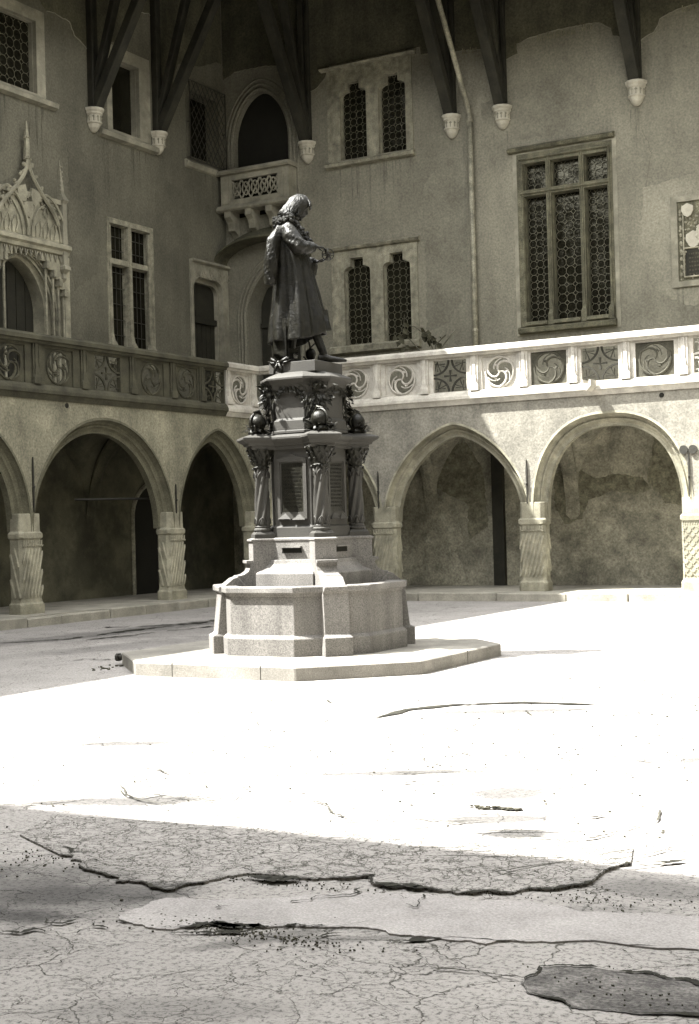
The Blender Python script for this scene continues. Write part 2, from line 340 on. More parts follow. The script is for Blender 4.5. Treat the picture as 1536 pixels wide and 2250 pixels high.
for k, w in (([(-2.08, 5.14), (-2.04, 4.98), (-2.02, 4.84)], .005), ([(-2.0, 4.62), (-2.04, 4.51), (-2.05, 4.4), (-2.03, 4.32)], .004), ([(-2.02, 4.69), (-2.15, 4.68), (-2.28, 4.67), (-2.5, 4.62)], .003),
             ([(-3.51, 7.37), (-3.41, 7.34), (-3.32, 7.39), (-3.16, 7.41)], .035), ([(-3.6, 7.3), (-3.3, 7.33)], .006),
             ([(-2.73, 7.35), (-2.67, 7.4), (-2.46, 7.4)], .02), ([(-3.19, 3.78), (-3.17, 3.87), (-3.18, 3.93), (-3.14, 3.97), (-3.06, 4.0)], .006), ([(-3.72, 5.05), (-3.56, 4.97), (-3.55, 5.12)], .004),
             ([(-3.75, 4.77), (-3.74, 4.93), (-3.7, 5.06)], .004), ([(-3.31, 5.17), (-3.2, 5.34), (-3.14, 5.53)], .005), ([(-2.93, 5.51), (-2.81, 5.35), (-2.78, 5.33), (-2.82, 5.47), (-2.84, 5.54)], .004),
             ([(-3.21, 4.16), (-3.06, 4.14), (-2.96, 4.25), (-2.91, 4.33)], .003), ([(-2.42, 4.99), (-2.4, 4.87)], .004), ([(-14.95, 15.6), (-14.42, 16.51), (-14.49, 18.24), (-14.3, 20.6)], .05),
             ([(-15.46, 18.55), (-14.96, 18.83), (-14.52, 19.51), (-14.3, 21.5)], .05), ([(-14.0, 16.2), (-13.7, 18.5), (-13.4, 20.8)], .04), ([(-11.93, 13.76), (-11.91, 14.01), (-11.55, 13.98)], .03), ([(-3.84, 3.96), (-3.74, 4.05), (-3.67, 4.17)], .004),
             ([(-3.9, 4.58), (-3.7, 4.55), (-3.5, 4.62), (-3.3, 4.72), (-3.2, 4.8)], .012), ([(-4.2, 4.3), (-4.0, 4.4), (-3.85, 4.52)], .012), ([(-5.0, 5.6), (-4.7, 5.5), (-4.6, 5.44)], .01), ([(-4.3, 4.55), (-4.1, 4.5), (-4.0, 4.6)], .012)):
    crack(fract(k, .28, 3), w, 0.0165 if k[0][1] > 5 and k[0][1] < 6.4 else 0.0105)
crack([(-5.76, 10.4), (-5.74, 11.0), (-5.49, 11.4), (-4.98, 11.73), (-4.24, 11.81)], .035, jag=.02, lo=.7)
# fine random cracks
s = MB()
def rcrack(x, y, n, st, w, z):
    a = R.choice((0, pi))+R.uniform(-.55, .55)+rad(28); P = [Vector((x, y))]
    for i in range(n):
        a += R.uniform(-0.3, 0.3); P.append(P[-1]+Vector((math.cos(a), math.sin(a)))*st)
    vs = []
    for i, p in enumerate(P):
        t = (P[min(i+1, n)]-P[max(i-1, 0)]).normalized(); q = Vector((-t.y, t.x)); ww = w*(0.3+R.random())*(1 if 0 < i < n else 0.2)
        vs += [(p.x+q.x*ww, p.y+q.y*ww, z), (p.x-q.x*ww, p.y-q.y*ww, z)]
    s.add(vs, [(2*i, 2*i+1, 2*i+3, 2*i+2) for i in range(n)])
for i in range(130):
    t = R.random(); yy = 6.4+5.5*R.random()**1.5; xx = -yy*0.62+R.uniform(-.32, .38)*yy; rcrack(xx, yy, R.randint(6, 16), 0.06, 0.0008+yy*.0009, 0.0125)
for i in range(90):
    yy = R.uniform(3.6, 4.9); xx = -yy*0.62+R.uniform(-.3, .42)*yy; rcrack(xx, yy, R.randint(4, 12), 0.03, 0.0014, 0.0125)
for i in range(40):
    yy = R.uniform(12, 22); xx = -yy*0.52+R.uniform(-.05, .3)*yy; rcrack(xx, yy, R.randint(5, 12), 0.14, 0.005, 0.0125)
struct(s.build("fine_cracks", mFin, fix=False))
# rubble grit
s = MB()
def grit(cx, cy, sx, sy, n, r0, r1):
    for i in range(n):
        x = R.gauss(cx, sx); y = R.gauss(cy, sy); r = R.uniform(r0, r1)
        vs = [(x+r*R.uniform(.6, 1.2)*math.cos(t), y+r*R.uniform(.6, 1.2)*math.sin(t), z) for z in (0.004, 0.008+r*0.35) for t in (0, 1.5, 3.1, 4.6)]
        s.add(vs, [(0, 1, 5, 4), (1, 2, 6, 5), (2, 3, 7, 6), (3, 0, 4, 7), (4, 5, 6, 7)])
for a in ((-1.7, 4.75, .2, .08, 40, .002, .005), (-4.9, 5.35, .25, .12, 80, .003, .008), (-3.25, 4.75, .25, .06, 260, .002, .007), (-2.2, 5.8, .3, .1, 130, .002, .005), (-3.35, 7.39, .1, .02, 20, .01, .02), (-3.6, 5.5, .3, .05, 130, .002, .006), (-10.95, 13.2, .1, .2, 25, .01, .03), (-3.4, 8.5, 1.6, 1.2, 60, .004, .009)): grit(*a)
grit(-4.2, 8.6, 1.7, 1.4, 170, .005, .010); grit(-3.6, 11, 2.2, 1.4, 60, .008, .014)
o = s.build("loose_grit", mStD, fix=False); o['kind'] = 'stuff'; 

# pavement with kerb along both ranges
PV = 0.17
s = MB()
s.box(XL-D-4, XL+0.42, -6, YR+D, -0.1, PV); s.box(XL+0.42, 6, YR-0.42, YR+D, -0.1, PV-0.003)
struct(s.build("pavement", mPave))
s = MB(); u = 9.0
while u < 26.0:
    L = R.uniform(0.7, 1.5); j = R.uniform(-.03, .03)
    s.box(XL+0.42+0.002, XL+0.66+j, u, min(u+L-0.02, YR-.68), -0.05, PV+R.uniform(-.02, .015)); u += L
u = XL+0.69
while u < 5:
    L = R.uniform(1.2, 2.0); s.box(u, u+L-0.012, YR-0.66+R.uniform(-.015, .015), YR-0.422, -0.05, PV+R.uniform(-.008, .006)); u += L
struct(s.build("kerb", mPave, bev=0.02))

# ------------------------------------------------------------ generic facade parts
def lead_lattice(fr, u0, u1, z0, z1, d, parent, pitch):
    """bottle-glass leading: octagonal cells joined by small diamonds"""
    m = MB(fr); nu = max(2, round((u1-u0)/pitch)); pu = (u1-u0)/nu; nz = max(2, round((z1-z0)/pu)); pz = (z1-z0)/nz
    c = 0.29; r = 0.006
    def seg(a, b): m.tube([(a[0], d, a[1]), (b[0], d, b[1])], r, 4, cap=False)
    for i in range(nu):
        for j in range(nz):
            x0, x1, y0, y1 = u0+i*pu, u0+(i+1)*pu, z0+j*pz, z0+(j+1)*pz
            seg((x0+c*pu, y0), (x1-c*pu, y0)); seg((x0, y0+c*pz), (x0, y1-c*pz))
            seg((x0+c*pu, y0), (x0, y0+c*pz)); seg((x1-c*pu, y0), (x1, y0+c*pz)); seg((x0+c*pu, y1), (x0, y1-c*pz)); seg((x1-c*pu, y1), (x1, y1-c*pz))
    return m.build("leading", mLead, parent, fix=False)
def hexring(m, c, r, n=6): pass
def light_poly(l):
    a0, a1, c0, c1 = l[:4]; kind = l[4] if len(l) > 4 else ''
    if kind == 'key':       # rounded shoulders with a square raised head
        w = a1-a0; k = w*0.26; zz = c1-0.20; pts = [(a0, c0), (a1, c0), (a1, zz-0.12)]
        for t in range(1, 6): th = t/6*pi/2; pts.append((a1-k*(1-math.cos(th)), zz-0.12+0.12*math.sin(th)))
        pts += [(a1-k, zz), (a1-k, c1), (a0+k, c1), (a0+k, zz)]
        for t in range(5, 0, -1): th = t/6*pi/2; pts.append((a0+k*(1-math.cos(th)), zz-0.12+0.12*math.sin(th)))
        pts.append((a0, zz-0.12)); return pts
    return rect(a0, a1, c0, c1)
def window(fr, parent, outer, lights, mstone, proud=0.03, depth=0.30, sill=None, drip=None, pitch=0.19, lattice=True, label=None):
    w = MB(fr); P = [light_poly(l) for l in lights]
    w.plate(rect(*outer), P, proud, -0.07)
    def inset(l, e):
        q = list(l); q[0] -= e; q[1] += e; q[2] -= e*0.4; q[3] += e; return q
    fo = w.build("window", mstone, parent)
    if label: plabel(fo, label)
    # inner splayed order
    w2 = MB(fr); w2.plate(rect(outer[0]+.02, outer[1]-.02, outer[2]+.02, outer[3]-.02), [light_poly([l[0]+.012, l[1]-.012, l[2]+.005, l[3]-.012]+list(l[4:])) for l in lights], -0.075, -depth)
    w2.build("frame", mstone, fo)
    gl = MB(fr); 
    for l in lights:        # every quarry of old glass sits at its own slight tilt
        nu = max(1, round((l[1]-l[0])/pitch)); nz = max(1, round((l[3]-l[2])/pitch)); du = (l[1]-l[0]+.02)/nu; dz = (l[3]-l[2]+.02)/nz
        for i in range(nu):
            for j in range(nz):
                a, c = l[0]-.01+i*du, l[2]-.01+j*dz; t1 = R.gauss(0, .0016); t2 = R.gauss(0, .0016)
                gl.add([(a, -depth-.012+t1+t2, c), (a+du, -depth-.012-t1+t2, c), (a+du, -depth-.012-t1-t2, c+dz), (a, -depth-.012+t1-t2, c+dz)], [(0, 1, 2, 3)])
        gl.add([(l[0]-.02, -depth-.04, l[2]-.02), (l[1]+.02, -depth-.04, l[2]-.02), (l[1]+.02, -depth-.04, l[3]+.02), (l[0]-.02, -depth-.04, l[3]+.02)], [(0, 1, 2, 3)])
    gl.build("pane", mGls, fo)
    if lattice:
        for l in lights:
            lead_lattice(fr, l[0]+.03, l[1]-.03, l[2]+.01, l[3]-.03, -depth+0.012, fo, pitch)
    if sill:
        q = MB(fr); q.loft([[(sill[0], 0, sill[2]), (sill[0], proud+.10, sill[2]+.03), (sill[0], proud+.12, sill[3]-.04), (sill[0], proud+.06, sill[3]), (sill[0], 0, sill[3])],
                            [(sill[1], 0, sill[2]), (sill[1], proud+.10, sill[2]+.03), (sill[1], proud+.12, sill[3]-.04), (sill[1], proud+.06, sill[3]), (sill[1], 0, sill[3])]])
        q.build("sill", mstone, fo)
    if drip:
        q = MB(fr); a0, a1, c0, c1 = drip
        q.loft([[(a, 0, c0), (a, .10, c0+.02), (a, .14, c0+(c1-c0)*.55), (a, .03, c1), (a, 0, c1)] for a in (a0, a1)])
        q.build("drip_moulding", mstone, fo)
    return fo
def star_panel(m, fr_u0, fr_u1, z0, z1, d):
    uc, zc = (fr_u0+fr_u1)/2, (z0+z1)/2; h = (fr_u1-fr_u0)/2; hz = (z1-z0)/2; r = 0.9
    for sx in (-1, 1):
        for sz in (-1, 1):
            P = []
            for k in range(9):
                t = k/8*pi/2; P.append((uc+sx*(h-h*r*math.cos(t)), d, zc+sz*(hz-hz*r*math.sin(t))))
            m.tube(P, 0.024, 4)
            cu, cz = uc+sx*h*.62, zc+sz*hz*.62       # trefoil lobes in the corner
            for a in (pi/4, pi/4+2.2, pi/4-2.2):
                q = (cu+sx*.10*h*math.cos(a)*2, d-.006, cz+sz*.10*hz*math.sin(a)*2)
                m.tube([(cu+sx*(h*.34)*math.cos(a+.3), d, cz+sz*(hz*.34)*math.sin(a+.3)), (cu+sx*.05, d-.003, cz+sz*.05), (cu+sx*(h*.34)*math.cos(a-.3), d, cz+sz*(hz*.34)*math.sin(a-.3))], 0.013, 4)
    for a in range(4):
        t = a*pi/2
        m.tube([(uc, d, zc), (uc+h*.36*math.cos(t), d, zc+hz*.36*math.sin(t))], [0.012, 0.03], 4)
def wheel_panel(m, u0, u1, z0, z1, d, dirn=1):
    uc, zc = (u0+u1)/2, (z0+z1)/2; r = min(u1-u0, z1-z0)/2*0.93
    ring = [(uc+r*math.cos(t*pi/12), zc+r*math.sin(t*pi/12)) for t in range(24)]
    m.plate(rect(u0, u1, z0, z1), [[(uc+r*1.02*math.cos(t*pi/12), zc+r*1.02*math.sin(t*pi/12)) for t in range(24)]], d-0.01, d-0.05, True)
    m.tube([(a, d, c) for a, c in ring+ring[:1]], 0.024, 5, cap=False)
    for k in range(3):
        a0 = k*2*pi/3+0.5
        P = []
        for i in range(10):           # curving mouchette arm from the rim to the centre and back
            t = i/9; rr = r*(1-t); th = a0+dirn*(t*1.9+0.25*math.sin(t*pi))
            P.append((uc+rr*math.cos(th), d+.004, zc+rr*math.sin(th)))
        m.tube(P, [0.03-.012*i/9 for i in range(10)], 5)
        P = []
        for i in range(8):
            t = i/7; rr = r*(0.9-0.45*t); th = a0+dirn*(0.9+t*1.25)
            P.append((uc+rr*math.cos(th), d, zc+rr*math.sin(th)))
        m.tube(P, 0.014, 4)
        th = a0+dirn*1.5
        m.tube([(uc+r*.5*math.cos(th), d-.003, zc+r*.5*math.sin(th)), (uc+r*.62*math.cos(th+.25), d-.003, zc+r*.62*math.sin(th+.25))], [.035, .012], 5)
ZB0, ZB1 = 4.33, 5.0
def balustrade(fr, parent, posts, kinds, m, name="balustrade", rail_ends=None, corn=True, skip=None):
    b = MB(fr); a0, a1 = rail_ends
    b.loft([[(a, -.14, 5.07), (a, .05, 5.07), (a, .07, 5.11), (a, .115, 5.13), (a, .115, 5.20), (a, .07, 5.25), (a, -.16, 5.25)] for a in (a0, a1)])
    root = b.build(name, m, parent)
    if corn:
        c = MB(fr); c.loft([[(a, -.15, 4.06), (a, .0, 4.06), (a, .02, 4.10), (a, .05, 4.15), (a, .08, 4.17), (a, .08, 4.23), (a, .05, 4.29), (a, .01, 4.335), (a, -.15, 4.335)] for a in (a0, a1)])
        c.build("cornice", m, root)
    for p in posts:
        if p == skip: continue
        q = MB(fr)
        q.box(p-.08, p+.08, -.13, .01, 4.33, 5.075)
        q.box(p-.035, p+.035, .01, .03, 4.42, 5.07)
        for sx in (-1, 1): q.box(p+sx*.078-.010, p+sx*.078+.010, .0, .022, 4.40, 5.06)
        q.loft([[(p-w, 0.0, z), (p+w, 0, z), (p+w, dd, z), (p-w, dd, z)] for w, dd, z in ((.095, .06, 4.335), (.095, .06, 4.45), (.06, .05, 4.50), (.05, .045, 4.60), (.01, .025, 4.76))])
        q.build("post", m, root)
    for i, k in enumerate(kinds):
        if k is None: continue
        u0, u1 = posts[i]+.078, posts[i+1]-.078
        q = MB(fr)
        # square moulded frame round the tracery
        w, h = u1-u0, ZB1-ZB0; zc = (ZB0+ZB1)/2+.02; hw = min(w, h+.16)/2-.03; hz = h/2-.0; uc = (u0+u1)/2
        q.plate(rect(u0, u1, ZB0, 5.075), [rect(uc-hw, uc+hw, zc-hz, zc+hz)], -.02, -.11, True)
        q.build('panel_frame', m, root); q = MB(fr)
        if k == 's': star_panel(q, uc-hw, uc+hw, zc-hz, zc+hz, -.055)
        else: wheel_panel(q, uc-hw, uc+hw, zc-hz, zc+hz, -.045, 1 if k == 'w' else -1)
        dk_ = m is mStR and i in (3, 5, 6, 7); pn = q.build("tracery_panel", (mStO if k == "s" else mStO2) if dk_ else m, root)
        if dk_: plabel(pn, "darker unrestored tracery panel")
    return root
def moulded_arch(fr, parent, A, d0, m, zb=1.65, th=0.5, mw=0.27):
    """A=(uc,h,zs,rise,p,q) outer curve; orders stepping inwards and back"""
    uc, h, zs, rise, p, q = A
    prof = [(-.02, d0+.012), (.028, d0+.018), (.03, d0-.03), (.06, d0-.12), (.10, d0-.15), (.125, d0-.125), (.15, d0-.135), (.165, d0-.17), (.19, d0-.20), (.235, d0-.215), (mw, d0-.20), (mw, d0-.26), (mw, d0-.34)]
    mm = MB(fr); rings = []
    for off, dd in prof:
        rings.append([(a, dd, c) for a, c in arc_pts(uc, h-off, zs, rise-off, p, q, 36)])
    n = len(rings[0]); vs = [x for r in rings for x in r]; fs = []
    for i in range(len(rings)-1):
        for k in range(n-1): a = i*n+k; fs.append((a, a+1, a+1+n, a+n))
    mm.add(vs, fs)
    return mm.build("arch_moulding", m, parent, fix=False)
def pillar(fr, parent, u, m, style, dd=-.04):
    p = MB(fr); w = .28; df, db = dd+.02, dd-.31; c = .06
    def ring(w, f, b, z, c=.06): return [(u-w+c, f, z), (u+w-c, f, z), (u+w, f-c, z), (u+w, b+c, z), (u+w-c, b, z), (u-w+c, b, z), (u-w, b+c, z), (u-w, f-c, z)]
    p.loft([ring(*a) for a in ((w+.035, df+.035, db-.02, PV-.02), (w+.035, df+.035, db-.02, .34), (w+.01, df+.01, db, .38), (w, df, db, .44), (w, df, db, 1.5), (w+.03, df+.03, db-.02, 1.54), (w+.03, df+.03, db-.02, 1.62), (w-.01, df, db, 1.66), (w-.01, df, db, 1.98))])
    ob = p.build("pillar", m, parent, bev=0.012)
    q = MB(fr); z0, z1 = .46, 1.36; f = df
    if style == 'twist':
        for k in range(-3, 8):
            P = []
            for i in range(17):
                t = i/16; a = u-w+.03+(k*.088)+t*.26
                if u-w+.02 <= a <= u+w-.02: P.append((a, f+.004, z0+(z1-z0)*t))
            if len(P) > 1: q.tube(P, [.010]+[.027]*(len(P)-2)+[.010] if len(P) > 2 else .02, 6)
        for k in range(-2, 4):      # same twist on the two flanks
            for sx in (-1, 1):
                P = []
                for i in range(9):
                    t = i/8; b = f-.05-(k*.125)-t*.24*sx*-1
                    if db+.05 <= b <= f-.05: P.append((u+sx*(w+.002), b, z0+(z1-z0)*t))
                if len(P) > 1: q.tube(P, .028, 6)
        for i in range(9):
            a = u-w+.04+i*(2*w-.08)/8
            q.tube([(a, f+.006, 1.38), (a+.03, f+.02, 1.41), (a+.06 if i < 8 else a, f+.006, 1.38)], .012, 5)
            q.tube([(a, f+.005, 1.40), (a, f+.012, 1.50)], .014, 5)
    else:
        for k in range(-6, 7):
            for sg in (-1, 1):
                P = []
                for i in range(25):
                    t = i/24; a = u+k*.14+sg*(t-.5)*.8
                    if u-w+.02 <= a <= u+w-.02: P.append((a, f+.004, z0+(1.42-z0)*t))
                if len(P) > 1: q.tube(P, .014, 4)
        for r_ in range(3):
            for i in range(12): q.ball((u-w+.03+i*.048, f+.004, 1.46+r_*.03), .014, n=5, m=3)
    q.build("carving", m, ob)
    return ob
def corbel(fr, parent, u, zt=10.85):
    c = MB(fr)
    def oc(r, z, d=0.02): return [(u+r*math.sin(t), d+max(0, r*1.15*math.cos(t)), z) for t in [(-pi/2)+pi*k/6 for k in range(7)]]
    c.loft([oc(.235, zt), oc(.235, zt-.05), oc(.20, zt-.09), oc(.205, zt-.12), oc(.175, zt-.15), oc(.175, zt-.29), oc(.19, zt-.30), oc(.19, zt-.32), oc(.16, zt-.34), oc(.13, zt-.42), oc(.07, zt-.49), oc(.02, zt-.51)])
    ob = c.build("corbel", mCor, parent)
    q = MB(fr)
    for k in range(6):
        t = -pi/2+pi*(k+.5)/6; a = u+.172*math.sin(t); b = .02+.197*math.cos(t)
        q.tube([(a, b, zt-.16), (a, b, zt-.285)], .012, 4)
        q.box(a-.03, a+.03, b-.01, b+.008, zt-.20, zt-.18)
    q.build("relief_band", mStW, ob)
    # timber: wall post, raking brace and a second inner rib
    t = MB(fr)
    t.box(u-.13, u+.0, .0, .16, zt, 15.6); 
    t.box(u+.03, u+.12, .0, .12, zt, 15.3)
    po = t.build("wall_post", mTim, parent, bev=.01)
    t = MB(fr)
    def beam(a0, a1, p0, p1, wd): 
        dx, dz = p1[0]-p0[0], p1[1]-p0[1]; L = math.hypot(dx, dz); nx, nz = -dz/L*wd, dx/L*wd
        t.loft([[(a, p0[0]-nx, p0[1]-nz), (a, p0[0]+nx, p0[1]+nz), (a, p1[0]+nx, p1[1]+nz), (a, p1[0]-nx, p1[1]-nz)] for a in (a0, a1)])
    beam(u-.12, u+.12, (.14, zt+.06), (2.35, 14.62), .10)
    beam(u-.10, u+.10, (.10, zt+.35), (1.25, 14.7), .07)
    t.build("brace", mTim, po, bev=.01)
    return ob
def anchor(fr, parent, u, z0, z1, disc=False, d=-.015):
    a = MB(fr); h = z1-z0
    a.loft([[(u-w, d-.01, z), (u+w, d-.01, z), (u+w, d+.02, z), (u-w, d+.02, z)] for w, z in ((.008, z0), (.014, z0+h*.3), (.020, z0+h*.45), (.013, z0+h*.47), (.02, z0+h*.75), (.003, z1))])
    a.ball((u, d+.02, z0+h*.46), .024, n=8, m=6)
    if disc:
        for sx in (-1, 1):
            a.loft([[(u+sx*.09+.085*math.cos(t*pi/8), dd, z1+.04+.085*math.sin(t*pi/8)) for t in range(16)] for dd in (d, d+.03)])
    return a.build("wall_anchor", mIron, parent)

# ------------------------------------------------------------ LEFT RANGE
LW = thing("arcaded_wing", "shaded left wing with blackened stone balustrade, gothic portal and three arches", "building", (XL, 22, 0))
# upper wall with openings
WC = (24.50, 26.16, 5.6, 8.58)
wl = MB(FLu)
LH = [rect(19.2, 22.62, 10.66, 12.52), rect(24.62, 26.18, 10.5, 12.48), rect(27.6, 29.1, 10.5, 12.42), rect(*WC), rect(27.58, 29.14, 4.4, 8.1),
      [(20.55, 4.4), (23.2, 4.4), (23.2, 7.45), (20.55, 7.45)]]
wl.plate([(5, 4.2), (YU, 4.2), (YU, 15.6), (5, 15.6)], LH, 0, -.42)
wl.build("upper_wall", mPlL, LW)
window(FLu, LW, (19.2, 22.62, 10.66, 12.52), [(19.4, 20.9, 10.75, 12.27), (21.0, 22.36, 10.75, 12.27)], mSt, depth=.18, sill=(18.8, 22.9, 10.52, 10.68), pitch=.2, label="top-floor window over the gothic portal")
window(FLu, LW, (24.62, 26.18, 10.5, 12.48), [(24.80, 25.78, 10.58, 12.2)], mSt, depth=.22, sill=(24.3, 26.35, 10.33, 10.5), lattice=False, label="top-floor window between two roof braces")
# grated window
g1 = MB(FLu); g1.plate(rect(27.6, 29.1, 10.5, 12.42), [rect(27.72, 28.95, 10.6, 12.2)], .015, -.38)
gw = plabel(g1.build("window", mPlL, LW), "window behind a bulging iron grille")
x = MB(FLu); x.box(27.6, 29.1, -.4, -.385, 10.5, 12.42); x.build("pane", mGls, gw)
x = MB(FLu)
for i in range(-9, 10):
    for sg in (-1, 1):
        P = []
        for k in range(13):
            t = k/12; a = 28.35+i*.19+sg*(t-.5)*1.3
            if 27.62 <= a <= 29.08: P.append((a, .12, 10.52+1.88*t))
        if len(P) > 1: x.tube(P, .009, 4)
x.tube([(27.6, .12, 10.5), (29.1, .12, 10.5), (29.1, .12, 12.4), (27.6, .12, 12.4), (27.6, .12, 10.5)], .016, 4)
for a in (27.62, 29.08):
    for z in (10.55, 11.4, 12.35): x.tube([(a, -.02, z), (a, .12, z)], .012, 4)
x.build("grille", mIron, gw)
x = MB(FLu); x.loft([[(a, 0, 10.30), (a, .06, 10.33), (a, .10, 10.44), (a, .05, 10.49), (a, 0, 10.49)] for a in (27.5, 28.8)]); x.build("sill", mSt, gw)
# cross window
c1 = window(FLu, LW, WC, [(24.58, 25.24, 5.75, 7.56), (25.36, 26.04, 5.75, 7.56), (24.58, 25.24, 7.68, 8.46), (25.36, 26.04, 7.68, 8.46)], mStW, depth=.16, lattice=False, label="cross window of four lights")
x = MB(FLu)
for a0, a1 in ((24.62, 25.22), (25.36, 25.93)):
    for z in (6.0, 6.35, 6.7, 7.05, 7.4, 7.9, 8.2): x.tube([(a0, -.10, z), (a1, -.10, z)], .010, 4)
    for k in range(1, 4): a = a0+(a1-a0)*k/4; x.tube([(a, -.09, 5.75), (a, -.09, 7.52)], .009, 4); x.tube([(a, -.09, 7.72), (a, -.09, 8.42)], .009, 4)
x.build("iron_bars", mIron, c1)
x = MB(FLu)
for a in (24.58, 25.29, 25.98): x.loft([[(a-w, 0, z), (a+w, 0, z), (a+w, dd, z), (a-w, dd, z)] for w, dd, z in ((.10, .12, 5.3), (.10, .12, 5.75), (.06, .08, 5.85), (.05, .05, 6.0), (.03, .045, 8.4))])
x.build("shaft_bases", mStW, c1)
# door with tracery head
x = MB(FLu)
dp = [(27.72, 4.4), (28.85, 4.4), (28.85, 7.32)]
for t in range(1, 7): th = t/7*pi/2; dp.append((28.85-.22*(1-math.cos(th)), 7.32+.25*math.sin(th)))
dp += [(28.6, 7.58), (27.95, 7.6)]
for t in range(6, 0, -1): th = t/7*pi/2; dp.append((27.72+.22*(1-math.cos(th)), 7.32+.25*math.sin(th)))
dp.append((27.72, 7.32))
def shrink(P, k, cu, cz): return [(cu+(a-cu)*k, c if c < 4.5 else cz+(c-cz)*k) for a, c in P]
x.plate(rect(27.58, 29.14, 4.4, 8.1), [shrink(dp, 1.08, 28.28, 6.2)], .05, -.08)
x.plate(rect(27.6, 29.1, 4.4, 8.05), [dp], -.085, -.2)
dt = plabel(x.build("doorway", mSt, LW), "square-headed doorway with carved tracery above")
x = MB(FLu)
for i in range(5):
    a = 27.70+i*.34
    x.tube([(a, .06, 7.98), (a, .06, 7.78)], .02, 4)
    x.tube([(a, .055, 7.78), (a+.08, .055, 7.70), (a+.17, .055, 7.80), (a+.26, .055, 7.70), (a+.34, .055, 7.78)], .016, 4)
    x.tube([(a, .055, 7.96), (a+.17, .055, 7.74), (a+.34, .055, 7.96)], .014, 4)
x.tube([(27.6, .09, 8.08), (29.14, .09, 8.08)], .045, 5)
x.build("tracery", mSt, dt)
x = MB(FLu); x.box(27.6, 29.1, -.24, -.22, 4.4, 7.62); x.box(27.6, 28.9, -.22, -.12, 6.62, 6.76)
for k in range(6): x.box(27.74+k*.19, 27.91+k*.19, -.219, -.20, 4.4, 6.6)
x.box(28.02, 28.05, -.219, -.18, 6.78, 7.55)
x.build("door", mDoor, dt)
# gothic portal
PT = bpy.data.objects.new("x", None)
x = MB(FLu); pc = 21.88
ain = arc_pts(pc, .80, 6.25, 1.05, 1.55, 2, 20); dpoly = [(pc-.80, 4.4)]+ain[0:]+[(pc+.80, 4.4)]
aou = arc_pts(pc, .98, 6.25, 1.2, 1.55, 2, 20); opoly = [(pc-.98, 4.4)]+aou+[(pc+.98, 4.4)]
stair = [(20.55, 4.4), (20.55, 7.45), (23.2, 7.45), (23.2, 4.4)]
st = [(pc+1.16, 4.4), (pc+1.16, 6.75), (pc+1.0, 6.75), (pc+1.0, 6.95), (pc+.84, 6.95), (pc+.84, 7.12), (pc+.62, 7.12), (pc+.62, 7.28), (pc+.40, 7.28), (pc+.40, 7.42)]
st += [(2*pc-a, c) for a, c in reversed(st)]
x.plate(stair[::-1], [st], .05, -.08); x.plate(rect(20.6, 23.15, 4.4, 7.44), [opoly], -.085, -.22); x.plate(rect(20.65, 23.1, 4.4, 7.43), [dpoly], -.225, -.55)
pt = plabel(x.build("portal", mPil, LW), "gothic portal with stepped surround, ogee gable and pinnacles")
x = MB(FLu)
for k, (a, z) in enumerate(((1.16, 6.75), (1.0, 6.95), (.84, 7.12), (.62, 7.28))):
    for sx in (-1, 1):
        x.box(pc+sx*a-.05, pc+sx*a+.05, -.05, .09, z-.14, z+.01); x.tube([(pc+sx*(a+.0), .0, 4.4), (pc+sx*a, .0, z-.14)], .03, 6)
for rr, dd in ((.90, -.1), (1.0, -.06)):
    x.tube([(pc-rr, dd, 4.4)]+[(a, dd, c) for a, c in arc_pts(pc, rr, 6.25, rr*1.25, 1.55, 2, 18)]+[(pc+rr, dd, 4.4)], .028, 6)
x.build("jamb_shafts", mStW, pt)
x = MB(FLu)
x.loft([[(a, 0, 7.45), (a, .12, 7.47), (a, .14, 7.54), (a, .20, 7.58), (a, .20, 7.66), (a, .06, 7.72), (a, 0, 7.72)] for a in (20.6, 23.12)])
x.box(20.7, 23.0, 0, .06, 7.72, 8.55); x.box(20.6, 23.08, 0, .12, 8.52, 8.62)
x.build("lintel", mPil, pt)
x = MB(FLu)
def arcband(cu, h, z, rise, r, d, p=1.55):
    x.tube([(a, d, c) for a, c in arc_pts(cu, h, z, rise, p, 2, 18)], r, 5)
for cu in (21.32, 22.46):
    arcband(cu, .58, 7.72, .92, .035, .12); arcband(cu, .44, 7.72, .72, .018, .09)
    for k in range(3):
        a = cu-.22+k*.22; x.tube([(a-.08, .08, 7.74), (a-.09, .09, 7.95), (a+.03, .09, 8.1), (a+.08, .09, 7.92), (a+.02, .09, 7.76)], .017, 4)
    x.tube([(cu, .09, 8.40), (cu-.08, .09, 8.25), (cu, .09, 8.12), (cu+.08, .09, 8.25), (cu, .09, 8.40)], .018, 4)
og = []
for i in range(15):
    t = i/14; w = 1.0*(1-t)**1.0; og.append((t, .95*(math.cos(t*pi)*.5+.5)*.92+.0*(1-t), 8.05+1.28*(t**1.25)))
for sx in (-1, 1):
    x.tube([(pc+sx*w, .16, z) for t, w, z in og], .042, 5)
    for t, w, z in og[2:-1:2]:
        for k in range(5): x.ball((pc+sx*(w+.06+R.uniform(-.03, .03)), .16, z+.05+R.uniform(-.04, .04)), .03, n=6, m=4)
x.tube([(pc, .12, 9.25), (pc, .14, 9.55), (pc, .14, 9.75), (pc, .14, 10.06)], [.075, .06, .05, .006], 6)
for z, r_ in ((9.28, .10), (9.72, .08)):
    x.tube([(pc-r_, .14, z), (pc+r_, .14, z)], .03, 5); x.ball((pc, .14, z), .075, .075, .03, n=8, m=4)
for z in (9.0, 9.15):
    for sx in (-1, 1): x.ball((pc+sx*.11, .14, z), .05, n=6, m=4)
x.build("ogee_gable", mPil, pt)
